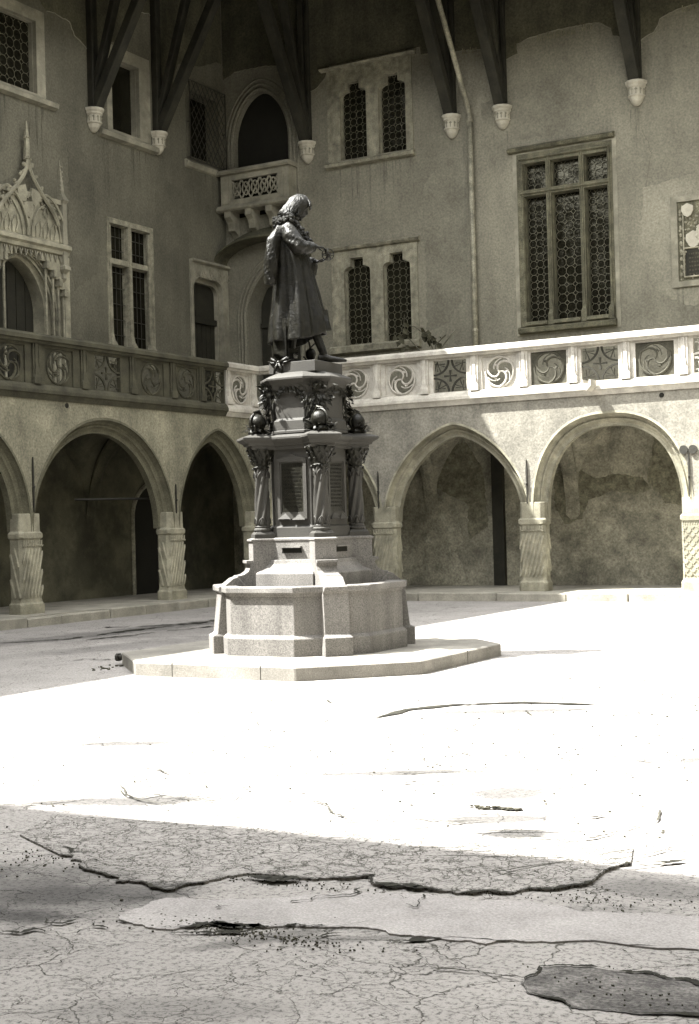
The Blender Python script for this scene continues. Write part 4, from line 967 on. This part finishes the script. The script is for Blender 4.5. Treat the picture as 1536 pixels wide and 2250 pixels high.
# ------------------------------------------------------------ FOUNTAIN MONUMENT
CX, CY = -8.98, 14.65
FN = thing("fountain", "granite fountain monument with octagonal basin, four bronze-topped columns and low step", "fountain", (CX, CY, 0))
def oct_(ap, hs, z, cx=CX, cy=CY): return [(cx-hs, cy-ap, z), (cx+hs, cy-ap, z), (cx+ap, cy-hs, z), (cx+ap, cy+hs, z), (cx+hs, cy+ap, z), (cx-hs, cy+ap, z), (cx-ap, cy+hs, z), (cx-ap, cy-hs, z)]
x = MB(); x.loft([oct_(2.05, 1.06, -.02), oct_(2.05, 1.06, .15)]); x.build("step", mSlab, FN, bev=.012)
x = MB()
for a in (-.55, .62): x.box(CX+a, CX+a+.008, CY-2.052, CY-2.04, 0.0, .151)
x.box(CX+2.04, CX+2.052, CY+.1, CY+.108, 0, .151)
x.build("step_joints", mCrk, FN)
def ro(ap, z, sc=.414): return oct_(ap, ap*sc, z)
x = MB()
x.loft([ro(1.095, .15), ro(1.095, .35), ro(1.065, .38), ro(1.05, .385), ro(1.05, .83), ro(1.06, .845), ro(1.065, .865), ro(1.095, .868), ro(1.10, .88), ro(1.10, .935), ro(1.09, .945), ro(.92, .945), ro(.91, .935), ro(.90, .5)], cap=False)
bs = x.build("basin", mGra, FN, bev=.006)
x = MB()
for k in range(8):
    o8 = ro(1.0525, .15); a, b = o8[k], o8[(k+1) % 8]
    for t in (.5,): pass
x = MB(); x.loft([ro(.95, .3), ro(.95, .82)]); x.build("water", mWat, FN)
c2 = (CX+.03, CY+.02)
def fin(ang, name="buttress"):
    d = Vector((math.cos(ang), math.sin(ang))); p = Vector((-d.y, d.x))
    def P(r, w, z): q = Vector(c2)+d*r+p*w; return (q.x, q.y, z)
    x = MB()
    prof = [(.30, .30), (.95, .15), (1.25, .15), (1.25, .36), (1.20, .385), (1.19, .40), (1.14, .86), (1.17, .885), (1.17, .935), (1.10, .945), (1.04, .99), (.99, 1.03), (.94, 1.045), (.935, 1.06), (.90, 1.062), (.85, 1.075), (.80, 1.11), (.775, 1.16), (.775, 1.195), (.82, 1.20), (.82, 1.235), (.40, 1.24)]
    for w in (1,):
        ws = [(.165 if z < .37 else .150 if z < .9 else .135 if z < 1.06 else .125) for r, z in prof]
        vs = [P(r, -w_, z) for (r, z), w_ in zip(prof, ws)]+[P(r, w_, z) for (r, z), w_ in zip(prof, ws)]
        n = len(prof)
        # triangulate both cheeks
        tr = tessellate_polygon([[Vector((r, z, 0)) for r, z in prof]])
        x.add(vs, [(k, (k+1) % n, n+(k+1) % n, n+k) for k in range(n)]+[tuple(t) for t in tr]+[tuple(i+n for i in t) for t in tr])
    return x.build(name, mGra, FN, bev=.005)
DG = [-pi/4, -3*pi/4, pi/4, 3*pi/4]
for a in DG: fin(a)
def cross_ring(a, w, r, z, ch=0.0):
    """square core with a radial block on every diagonal"""
    out = []
    for k in range(4):
        ang = -pi/4+k*pi/2; d = Vector((math.cos(ang), math.sin(ang))); p = Vector((-d.y, d.x)); s2 = a*math.sqrt(2)-w
        q1 = d*(a*math.sqrt(2)-w)   # meeting point with the core face
        A = Vector(c2)+d*s2-p*w; B = Vector(c2)+d*r-p*w; C_ = Vector(c2)+d*r+p*w; E_ = Vector(c2)+d*s2+p*w
        out += [(v.x, v.y, z) for v in (A, B, C_, E_)]
    return out
x = MB(); x.loft([cross_ring(.43, .13, .74, z) for z in (.60, 1.46)]+[cross_ring(.44, .14, .76, 1.462), cross_ring(.44, .14, .76, 1.485), cross_ring(.42, .12, .70, 1.50)])
x.build("pedestal_block", mGra, FN, bev=.004)
for k in range(4):   # sloping spout blocks on the four faces, with slots
    ang = -pi/2+k*pi/2; d = Vector((math.cos(ang), math.sin(ang))); p = Vector((-d.y, d.x))
    def P(r, w, z): q = Vector(c2)+d*r+p*w; return (q.x, q.y, z)
    x = MB(); x.loft([[P(.40, -w, z), P(r, -w, z), P(r, w, z), P(.40, w, z)] for r, w, z in ((.62, .40, .70), (.62, .40, 1.075), (.60, .385, 1.095), (.56, .37, 1.11), (.51, .33, 1.15), (.48, .30, 1.19), (.47, .30, 1.235))])
    x.build("spout_block", mGra, FN, bev=.004)
    x = MB(); x.loft([[P(.42, -w, z), P(r, -w, z), P(r, w, z), P(.42, w, z)] for r, w, z in ((.432, .14, 1.315), (.436, .13, 1.375))]); sl_ = x.build("spout_slot", mDark, FN)
    x = MB(); x.loft([[P(.42, -.145, z), P(.475, -.145, z), P(.475, .145, z), P(.42, .145, z)] for z in (1.377, 1.395)]); x.build("lip", mGra, sl_)
x = MB(); x.tube([(CX-2.0, CY-1.03, .085), (CX-2.13, CY-1.03, .085)], .035, 8); x.tube([(CX-2.11, CY-1.03, .085), (CX-2.15, CY-1.03, .085)], .05, 8); x.build("drain_pipe_stub", mIron, FN)
# die with inscription panels
def core(a, h, z): return [(c2[0]+u, c2[1]+v, z) for u, v in ((-h, -a), (h, -a), (a, -h), (a, h), (h, a), (-h, a), (-a, h), (-a, -h))]
x = MB(); x.loft([core(.40, .27, 1.48), core(.40, .27, 1.62), core(.385, .26, 1.635), core(.375, .255, 1.64), core(.375, .255, 2.56)]); x.build("die", mGra2, FN, bev=.004)
for k in range(4):
    ang = -pi/2+k*pi/2; d = Vector((math.cos(ang), math.sin(ang))); p = Vector((-d.y, d.x))
    fr = lambda a, b, c, d=d, p=p: ((Vector(c2)+d*(.376+b)+p*a).x, (Vector(c2)+d*(.376+b)+p*a).y, c)
    x = MB(fr); ou = [(-.205, 1.72), (.205, 1.72), (.205, 2.44), (.06, 2.47), (0, 2.50), (-.06, 2.47), (-.205, 2.44)]; inn = [(-.165, 1.78), (.165, 1.78), (.165, 2.40), (-.165, 2.40)]
    x.plate(ou, [inn], .022, 0); x.plate([(-.185, 1.75), (.185, 1.75), (.185, 2.42), (-.185, 2.42)], [[(-.15, 1.80), (.15, 1.80), (.15, 2.385), (-.15, 2.385)]], .012, 0)
    for sx in (-1, 1): x.loft([[(sx*(.10+.09*q), b, z) for q, b, z in ((-1, .0, 1.72), (1, .0, 1.72), (1, .05, 1.72), (0, .02, 1.79), (-1, .05, 1.72))]]+[[(sx*(.10+.09*q), b+.001, z-.012) for q, b, z in ((-1, .0, 1.72), (1, .0, 1.72), (1, .05, 1.72), (0, .02, 1.79), (-1, .05, 1.72))]])
    fp = x.build("panel_frame", mGra2, FN)
    x = MB(fr); x.box(-.149, .149, .001, .006, 1.801, 2.384); pl_ = x.build("bronze_tablet", mBrD, fp)
    x = MB(fr)
    for r_ in range(12):
        a = -.13
        while a < .12: w = R.uniform(.008, .02); x.box(a, a+w, .006, .009, 2.34-r_*.044, 2.362-r_*.044); a += w+R.uniform(.004, .01)
    x.build("inscription", mBr, pl_)
# columns
for ang in DG:
    r_ = .585; q = (c2[0]+r_*math.cos(ang), c2[1]+r_*math.sin(ang), 0)
    x = MB(); x.frus(q, .125, .125, 1.485, 1.545, ang-0); x.frus(q, .118, .095, 1.545, 1.575, ang)
    x.lathe(q, [(.10, 1.575), (.112, 1.59), (.112, 1.605), (.09, 1.62), (.098, 1.635), (.085, 1.65)], 16)
    cbase = x.build("column", mGra2, FN)
    x = MB(); prof = [(.083-.012*(i/20), 1.645+i*(.70/20)) for i in range(21)]
    rings = []
    for r0, z in prof: rings.append([(q[0]+r0*(1+.2*math.cos(6*(t*2*pi/36-(z-1.65)*2.4)))*math.cos(t*2*pi/36), q[1]+r0*(1+.2*math.cos(6*(t*2*pi/36-(z-1.65)*2.4)))*math.sin(t*2*pi/36), z) for t in range(36)])
    x.loft(rings)
    for z in (1.67, 2.22):
        for t in range(6): a = t*pi/3; x.tube([(q[0]+.095*math.cos(a+o_), q[1]+.095*math.sin(a+o_), z+dz) for o_, dz in ((-.45, 0), (-.25, .05), (0, .075), (.25, .05), (.45, 0))], .009, 4)
    x.build("shaft", mGra2, cbase, smooth=True)
    x = MB(); x.lathe(q, [(.08, 2.33), (.10, 2.345), (.085, 2.36), (.085, 2.39), (.11, 2.46), (.15, 2.53), (.155, 2.56)], 12)
    x.build("capital", mBrD, cbase)
    x = MB()
    for row, (z, rr, n_) in enumerate(((2.365, .09, 8), (2.43, .11, 9), (2.49, .135, 10))):
        for t in range(n_):
            a = 2*pi*t/n_+row*.35; pq_ = (q[0]+rr*math.cos(a), q[1]+rr*math.sin(a), z)
            x.leaf(pq_, (math.cos(a)*.7, math.sin(a)*.7, 1), (math.cos(a), math.sin(a), -.3), .075, .026); x.ball((q[0]+(rr+.035)*math.cos(a), q[1]+(rr+.035)*math.sin(a), z+.06), .017, n=6, m=4)
    for t in (0, 2, 4): 
        a = ang+(t-2)*.9; x.ball((q[0]+.10*math.cos(a), q[1]+.10*math.sin(a), 2.33), .02, n=6, m=4)
    x.build("foliage", mBrD, cbase, fix=False)
# entablature and upper stages
x = MB(); x.loft([cross_ring(.40, .14, .70, 2.555), cross_ring(.42, .15, .73, 2.57), cross_ring(.42, .15, .73, 2.60), cross_ring(.44, .165, .76, 2.605), cross_ring(.45, .175, .775, 2.635), cross_ring(.49, .20, .82, 2.66), cross_ring(.50, .21, .84, 2.675), cross_ring(.50, .21, .84, 2.70), cross_ring(.42, .14, .74, 2.735), cross_ring(.40, .12, .66, 2.745)])
x.build("entablature", mGra2, FN, bev=.003)
x = MB(); x.loft([core(.44, .22, 2.74), core(.44, .22, 2.77), core(.42, .21, 2.775), core(.42, .21, 2.89), core(.395, .2, 2.91), core(.385, .195, 2.92), core(.385, .195, 3.22), core(.40, .2, 3.24), core(.43, .215, 3.30), core(.44, .22, 3.33), core(.48, .24, 3.36), core(.50, .255, 3.375), core(.50, .255, 3.40), core(.46, .235, 3.425), core(.36, .17, 3.47), core(.34, .16, 3.475)])
x.build("upper_pedestal", mGra2, FN, bev=.003)
x = MB(); x.box(c2[0]-.325, c2[0]+.325, c2[1]-.325, c2[1]+.325, 3.47, 3.60); x.build("statue_plinth", mGra2, FN, bev=.004)
# laurel garlands hanging on the diagonals of the upper stage
for ang in DG:
    x = MB(); d = Vector((math.cos(ang), math.sin(ang))); p = Vector((-d.y, d.x))
    for i in range(150):
        t = R.random(); w = R.gauss(0, .07)*(1.1-.5*t); z = 3.32-t*.42; r_ = .43+.05*(1-t)+R.uniform(0, .06)
        q = Vector(c2)+d*r_+p*w
        dr = Vector((d.x*.4+p.x*w*4+R.uniform(-.3, .3), d.y*.4+p.y*w*4+R.uniform(-.3, .3), R.uniform(-1.1, -.1) if t > .3 else R.uniform(-.3, .8)))
        x.leaf((q.x, q.y, z), dr, (d.x, d.y, .2), R.uniform(.06, .12), R.uniform(.014, .026))
    for sx in (-1, 1):
        P = [Vector(c2)+d*.46+p*(sx*(.02+.11*t)) for t in (0, .35, .7, 1)]
        x.tube([(v.x, v.y, z) for v, z in zip(P, (3.25, 3.1, 3.0, 2.9))], [.02, .016, .012, .006], 5)
    q = Vector(c2)+d*.46; x.ball((q.x, q.y, 3.2), .045, n=8, m=6); x.ball((q.x, q.y, 3.29), .055, .055, .03, n=8, m=6)
    x.build("garland", mBrD, FN, fix=False)
for k in range(4):
    ang = -pi/2+k*pi/2; d = Vector((math.cos(ang), math.sin(ang))); p = Vector((-d.y, d.x)); x = MB()
    for i in range(70):
        w = R.uniform(-.22, .22); q = Vector(c2)+d*(.40+R.uniform(0, .03))+p*w; z = 3.33-R.random()*(.07+.35*(w/.22)**2*.5)
        x.leaf((q.x, q.y, z), (p.x*R.uniform(-1, 1), p.y*R.uniform(-1, 1), R.uniform(-1, .2)), (d.x, d.y, .1), R.uniform(.05, .09), R.uniform(.014, .024))
    x.build("cornice_shade_leaves", mBrD, FN, fix=False)  # dark leaves added in place of the shadow below the cornice
x = MB()   # bow on the front edge of the plinth
for sx in (-1, 1):
    x.tube([(c2[0]-.17+sx*.02, c2[1]-.36, 3.60), (c2[0]-.17+sx*.11, c2[1]-.33, 3.65), (c2[0]-.17+sx*.17, c2[1]-.30, 3.63), (c2[0]-.17+sx*.10, c2[1]-.34, 3.60), (c2[0]-.17, c2[1]-.36, 3.59)], [.018, .024, .02, .018, .014], 5)
    x.tube([(c2[0]-.17, c2[1]-.355, 3.60), (c2[0]-.17+sx*.04, c2[1]-.36, 3.53), (c2[0]-.17+sx*.055, c2[1]-.365, 3.47)], [.02, .018, .014], 5)
x.ball((c2[0]-.17, c2[1]-.35, 3.60), .026, n=8, m=6)
x.build("ribbon_bow", mBr, FN, smooth=True)
# four bronze globes in laurel
for ang in DG:
    r_ = .62; q = (c2[0]+r_*math.cos(ang), c2[1]+r_*math.sin(ang), 2.885)
    x = MB(); x.ball(q, .105, n=24, m=16); gb = x.build("globe", mBr, FN, smooth=True)
    x = MB(); tl = ang+.6
    x.tube([(q[0]+.122*math.cos(t*pi/12)*math.cos(tl), q[1]+.122*math.cos(t*pi/12)*math.sin(tl), q[2]+.122*math.sin(t*pi/12)) for t in range(-2, 16)], .012, 5)
    x.tube([(q[0]-.13*math.cos(tl), q[1]-.13*math.sin(tl), q[2]), (q[0]-.03*math.cos(tl), q[1]-.03*math.sin(tl), q[2]+.15), (q[0]+.06*math.cos(tl), q[1]+.06*math.sin(tl), q[2]+.13)], [.008, .02, .008], 5)
    x.build("meridian_band", mBrD, gb)
    x = MB()
    for i in range(85):
        a = R.uniform(0, 2*pi); rr = R.uniform(.05, .15); z = 2.74+R.uniform(0, .11)
        x.leaf((q[0]+rr*math.cos(a), q[1]+rr*math.sin(a), z), (math.cos(a)+R.uniform(-.5, .5), math.sin(a)+R.uniform(-.5, .5), R.uniform(-.4, .6)), (0, 0, 1), R.uniform(.05, .11), R.uniform(.014, .024))
    x.ball((q[0], q[1], 2.77), .12, .12, .05, n=10, m=6)
    for sg in (-1, 1): x.tube([(q[0], q[1], 2.78), (q[0]+.14*math.cos(ang+sg*1.2), q[1]+.14*math.sin(ang+sg*1.2), 2.79), (q[0]+.21*math.cos(ang+sg*1.2), q[1]+.21*math.sin(ang+sg*1.2), 2.84)], [.03, .022, .008], 5)
    x.build("laurel", mBrD, gb, fix=False)

# ------------------------------------------------------------ STATUE (local frame: X forward, Y to its left, Z up)
SZ = 3.60
sx0, sy0 = c2[0]-.045, c2[1]+.02
STT = thing("statue", "bronze statue of a long-haired robed scholar looking down at the ringed globe in his hands", "statue", (sx0, sy0, SZ))
sa = rad(30); ca, sn = math.cos(sa), math.sin(sa)
def FS(a, b, c): a *= 1.06; c *= 1.015; return (sx0+a*ca-b*sn, sy0+a*sn+b*ca, SZ+c)
def fused(m, name, mt, parent, voxel, sm=2):
    o = m.build(name, mt, parent, fix=True)
    md = o.modifiers.new('fuse', 'REMESH'); md.mode = 'VOXEL'; md.voxel_size = voxel; md.use_smooth_shade = True
    if sm: s_ = o.modifiers.new('sm', 'SMOOTH'); s_.iterations = sm; s_.factor = .5
    return o
b = MB(FS)
def limb(P, r, n=10):
    b.tube(P, r, n)
    for p, q in zip(P, r): b.ball(p, q*.99, n=10, m=6)
# legs: forward right leg, trailing left leg
limb([(-.02, -.09, .92), (.10, -.11, .50), (.235, -.12, .11)], [.095, .066, .046])
limb([(-.05, .09, .92), (-.10, .11, .50), (-.16, .12, .11)], [.095, .066, .046])
for fx, fy in ((.235, -.12), (-.16, .12)):     # shoes
    b.loft([[(fx+u+0*v, fy+w*math.cos(t*pi/5), max(.002, h*.5+h*.5*math.sin(t*pi/5))) for t in range(10)] for u, w, h, v in ((-.075, .02, .05, 0), (-.06, .038, .10, 0), (0, .042, .13, 0), (.07, .046, .085, 0), (.15, .05, .065, 0), (.22, .040, .05, 0), (.262, .015, .03, 0))])
# pelvis, torso, neck
b.loft([[(cx+rx*math.cos(t*pi/8), ry*math.sin(t*pi/8), z) for t in range(16)] for cx, rx, ry, z in ((-.03, .11, .15, .86), (-.03, .13, .17, .98), (-.04, .11, .15, 1.15), (-.06, .13, .17, 1.35), (-.09, .13, .20, 1.50), (-.11, .10, .18, 1.60), (-.10, .06, .08, 1.68), (-.07, .055, .055, 1.74), (-.04, .055, .055, 1.80))])
# arms
limb([(-.12, -.20, 1.58), (-.01, -.26, 1.38), (.17, -.14, 1.385)], [.065, .050, .034])
limb([(-.12, .20, 1.58), (-.01, .25, 1.30), (.17, .05, 1.235)], [.065, .050, .034])
# hands: palm, four curled fingers and a thumb each
def hand(w, d, upv, side, cur):
    w = Vector(w); d = Vector(d).normalized(); upv = Vector(upv).normalized(); s_ = d.cross(upv).normalized()*side
    pe = w+d*.085
    b.loft([[tuple(w+d*t*.09+s_*x_+upv*y_) for x_, y_ in ((-.036, -.012), (.036, -.012), (.040, 0), (.036, .013), (-.036, .013), (-.040, 0))] for t in (0, .5, 1)])
    for k, L in enumerate((.066, .075, .071, .056)):
        o_ = s_*(-.030+.020*k); p0 = w+d*.085+o_; p1 = p0+d*L*.55-upv*cur*L*.35; p2 = p1+d*L*.30*(1-cur*.5)-upv*cur*L*.6; p3 = p2-upv*cur*L*.25-d*cur*.012
        b.tube([tuple(p) for p in (p0-d*.01, p0, p1, p2, p3)], [.0095, .0095, .009, .008, .006], 6)
    p0 = w+d*.025-s_*.034; b.tube([tuple(p0), tuple(p0-s_*.025+d*.025-upv*.012), tuple(p0-s_*.028+d*.055-upv*.03*cur), tuple(p0-s_*.018+d*.075-upv*.045*cur)], [.012, .011, .010, .007], 6)
hand((.18, -.135, 1.385), (1, .34, -.12), (0.1, -.2, 1), 1, .9)
hand((.18, .04, 1.235), (1, -.25, .15), (0, .3, -1), 1, .6)
# head with face, bowed forward
hc = Vector((-.015, 0, 1.885)); bow = rad(28)
def HF(p):     # head frame: x to the face, z to the crown, bowed
    x_, y_, z_ = p; return (hc.x+1.1*(x_*math.cos(bow)+z_*math.sin(bow)), hc.y+1.1*y_, hc.z+1.1*(-x_*math.sin(bow)+z_*math.cos(bow)))
hv = []; N1, N2 = 40, 30
rings = []
for j in range(N2+1):
    th = -pi/2+pi*j/N2; ring = []
    for i in range(N1):
        ph = 2*pi*i/N1; u = Vector((math.cos(th)*math.cos(ph), math.cos(th)*math.sin(ph), math.sin(th)))
        x_, y_, z_ = u.x*.098, u.y*.077, u.z*.122
        if u.x > 0:
            def bmp(cy, cz, sy, sz, a): return a*math.exp(-((y_-cy)/sy)**2-((z_-cz)/sz)**2)*min(1, u.x*1.6)
            x_ += bmp(0, -.012, .011, .022, .026)+bmp(0, -.030, .017, .012, .016)+bmp(0, .022, .045, .012, .009)-bmp(.030, .004, .015, .012, .013)-bmp(-.030, .004, .015, .012, .013)
            x_ += bmp(0, -.058, .026, .007, .008)-bmp(0, -.066, .03, .003, .004)+bmp(0, -.074, .024, .007, .007)+bmp(0, -.1, .03, .018, .016)
            x_ += bmp(.03, .004, .009, .006, .004)+bmp(-.03, .004, .009, .006, .004)
        ring.append(HF((x_, y_, z_)))
    rings.append(ring)
b.loft(rings)
for sy in (-1, 1): b.ball(HF((-.005, sy*.078, -.01)), .016, .010, .028, n=8, m=6)
fused(b, "body", mBr, STT, .0065, 1)
# hair: wavy locks to the shoulders
h = MB(FS)
for i in range(64):
    a = -pi*0.62+2*pi*0.62*i/63+pi; a = pi+(i/63-.5)*2*pi*.74      # round the back and sides
    x0_, y0_ = math.cos(a), math.sin(a); P = []; rr = []; ph = R.uniform(0, 6); Lk = 1.0 if abs((i/63-.5)) < .36 else .62
    for k in range(9):
        t = k/8
        el = pi/2*(1-min(1, t*1.7)); bx = .112*math.cos(el)*x0_; by = .094*math.cos(el)*y0_; bz = .128*math.sin(el)+.01
        if t > .58: dz = (t-.58)*.42*Lk; bz -= dz; bx += -.05*(t-.58)*2 if x0_ < .3 else 0; by *= 1+.5*(t-.58)
        wv = .016*math.sin(ph*.3+t*15); p = HF((bx+wv*-y0_+R.uniform(-.004, .004), by+wv*x0_, bz+R.uniform(-.004, .004)))
        P.append(p); rr.append(.012+.009*math.sin(t*pi)+.004*math.sin(ph+k*2.3))
    h.tube(P, rr, 6)
for i in range(10):   # fringe over the brow
    y_ = -.06+.012*i; h.tube([HF((.02, y_*.5, .128)), HF((.085, y_*.9, .10)), HF((.112, y_*1.15, .062)), HF((.112, y_*1.3, .045))], [.016, .018, .015, .008], 6)
h.ball(HF((-.01, 0, .035)), .105, .088, .10, n=20, m=14)
for i in range(26):
    a = pi+R.uniform(-1.25, 1.25); h.ball((hc.x-.06+.13*math.cos(a)*R.uniform(.7, 1.1), .12*math.sin(a), 1.78+R.uniform(-.07, .06)), .024, n=7, m=5)
h.build("hair", mBr, STT, smooth=True)
# gown
gn = MB(FS); NR = 72
def prof_(z):
    T = [(1.74, -.17, -.02, .075), (1.70, -.22, .0, .13), (1.65, -.27, .02, .20), (1.58, -.30, .055, .25), (1.45, -.30, .085, .255), (1.30, -.30, .09, .25), (1.15, -.295, .12, .25), (.95, -.31, .165, .26), (.75, -.33, .215, .28), (.55, -.35, .265, .30), (.40, -.36, .29, .31), (.22, -.365, .30, .315)]
    for i in range(len(T)-1):
        if T[i][0] >= z >= T[i+1][0]:
            t = (T[i][0]-z)/(T[i][0]-T[i+1][0]); return [T[i][k]+(T[i+1][k]-T[i][k])*t for k in (1, 2, 3)]
    return T[-1][1:]
rings = []; NZ = 60
for j in range(NZ+1):
    t = j/NZ; ring = []
    for i in range(NR):
        th = 2*pi*i/NR; fxx = math.cos(th)*.5+.5
        zb = .22+.15*fxx+.035*math.sin(th*2+1); z = 1.74+(zb-1.74)*t
        xb, xf, hy = prof_(max(z, .22)); cx_ = (xb+xf)/2; hx = (xf-xb)/2
        am = (.03+.10*max(0, t-.15))
        f = 1+am*(math.sin(th*8+1.4*math.sin(th*2)+t*1.2)+.45*math.sin(th*17+2*t+.7)+.4*noise.noise(Vector((math.cos(th)*2, math.sin(th)*2, z*2.2)))*2)
        f += .02*noise.noise(Vector((math.cos(th)*5, math.sin(th)*5, z*5)))
        ring.append((cx_+hx*f*math.cos(th), hy*f*math.sin(th), z))
    rings.append(ring)
inn = [[(p[0]*.94-.003, p[1]*.94, p[2]+.0) for p in rings[-1]], [(p[0]*.88, p[1]*.88, p[2]+.25) for p in rings[-1]]]
gn.loft(rings+inn, cap=False)
# long under-hem at the back, falling to the shoes
bk = []
for j in range(14):
    t = j/13; z = .55-.47*t
    row = []
    for i in range(17):
        s_ = -1+2*i/16; th = pi+s_*1.1; f = 1+.05*math.sin(th*11)
        row.append((-.04+(.31)*f*math.cos(th), .285*f*math.sin(th), z+.03*math.sin(s_*5)))
    bk.append(row)
gn.loft(bk+[[(p[0]+.03, p[1]*.94, p[2]) for p in r_] for r_ in bk[::-1]], cap=False, closed=False)
gn.build("gown", mBr, STT, smooth=True)
# sleeves: wide cuffed sleeves on the arms and long false sleeves hanging behind
sv = MB(FS)
def sleeve(P, r, amp=.06, n=20, ph=0):
    P = [Vector(p) for p in P]; 
    # resample
    Q = []; rr = []
    for i in range(len(P)-1):
        for k in range(5): t = k/5; Q.append(P[i].lerp(P[i+1], t)); rr.append(r[i]+(r[i+1]-r[i])*t)
    Q.append(P[-1]); rr.append(r[-1]); rings = []
    for i, p in enumerate(Q):
        t = (Q[min(i+1, len(Q)-1)]-Q[max(i-1, 0)]).normalized(); x_ = Vector((0, 1, 0)); x_ = (x_-t*x_.dot(t)).normalized(); y_ = t.cross(x_)
        rings.append([tuple(p+(x_*math.cos(2*pi*k/n)+y_*math.sin(2*pi*k/n))*rr[i]*(1+amp*math.sin(5*2*pi*k/n+i*.9+ph)+amp*.7*math.sin(i*1.9+ph+2*k))) for k in range(n)])
    sv.loft(rings)
sleeve([(-.13, -.17, 1.63), (-.10, -.25, 1.50), (-.02, -.28, 1.37), (.06, -.23, 1.355), (.155, -.145, 1.38)], [.075, .095, .098, .085, .055])
sleeve([(-.13, .17, 1.63), (-.10, .24, 1.48), (-.01, .25, 1.30), (.08, .15, 1.24), (.15, .06, 1.235)], [.07, .088, .085, .072, .055], ph=1)
sleeve([(.04, .18, 1.27), (.11, .10, 1.19), (.13, .08, 1.07)], [.085, .085, .045], ph=2)
sleeve([(-.21, -.18, 1.62), (-.30, -.22, 1.45), (-.33, -.22, 1.22), (-.345, -.20, 1.02), (-.35, -.19, .94)], [.05, .075, .085, .075, .065], .08)
sleeve([(-.21, .18, 1.62), (-.27, .22, 1.42), (-.30, .22, 1.2), (-.32, .2, 1.0)], [.05, .07, .08, .07], .08, ph=3)
sv.tube([(-.42, -.19, 1.01), (-.35, -.27, .985), (-.27, -.20, 1.0), (-.34, -.12, 1.0), (-.42, -.19, 1.01)], .014, 6)
fused(sv, "sleeves", mBr, STT, .009, 1)
cl = MB(FS)  # fur collar from the nape down both lapels
for i in range(380):
    s_ = R.choice((-1, 1)); t = R.random()
    if t < .45: a = pi+s_*(t/.45)*1.35; c = (-.13+.155*math.cos(a), .17*math.sin(a), 1.72-.03*abs(math.sin(a)))
    else: q = (t-.45)/.55; c = (-.12+.23*q, s_*(.215-.14*q), 1.73-.27*q)
    cl.ball((c[0]+R.gauss(0, .012), c[1]+R.gauss(0, .016), c[2]+R.gauss(0, .026)), R.uniform(.016, .030), n=6, m=4)
cl.build("fur_collar", mBr, STT, smooth=False)
# objects belonging to the figure: ringed globe in the hands, books and orb at the feet
ar = thing("armillary_sphere", "small bronze armillary sphere held between the statue's hands", "armillary sphere", FS(.315, -.045, 1.305))
x = MB(FS); ac = Vector((.315, -.045, 1.305))
x.ball(tuple(ac), .022, n=10, m=8)
for ax in range(4):
    P = []
    for t in range(25):
        a = t*pi/12; v = Vector((math.cos(a), math.sin(a), 0))*.068
        v.rotate(Matrix.Rotation((0, pi/2, pi/2, 1.0)[ax], 3, ('X', 'X', 'Y', 'Y')[ax])); P.append(tuple(ac+v))
    x.tube(P, .0055, 5, cap=False)
x.build("rings", mBr, ar, smooth=True)
x = MB(FS)
for k, (z, rot) in enumerate(((.0, .1), (.062, -.15), (.122, .2))):
    c_, s_ = math.cos(rot), math.sin(rot)
    def bkp(u, v): return (-.20+u*c_-v*s_, .02+u*s_+v*c_)
    for (dz0, dz1, e) in ((0, .008, 0), (.008, .05, .008), (.05, .058, 0)):
        P = [bkp(*q) for q in ((-.12+e, -.15+e), (.12-e, -.15+e), (.12-e, .13-e), (-.12+e, .13-e))]
        x.loft([[(a, b_, z+.002+dz) for a, b_ in P] for dz in (dz0, dz1)])
x.build("stacked_books", mBrD, STT)
x = MB(FS); x.ball((.085, .06, .125), .062, .062, .075, n=16, m=12); x.lathe((.085, .06, 0), [(.06, .002), (.06, .02), (.025, .035), (.02, .055)], 14)
x.tube([(.085, .06, .19), (.07, .04, .27), (.05, .05, .30)], [.014, .011, .006], 5); x.tube([(.08, .05, .20), (.13, .07, .25), (.20, .05, .28)], [.010, .011, .006], 5)
x.tube([(.0, .03, .10), (.03, .05, .06), (.085, .08, .03)], .010, 5)
x.build("footed_orb", mBrD, STT, smooth=True)
x = MB(FS)
x.box(-.30, .16, -.20, .22, -.004, .001);
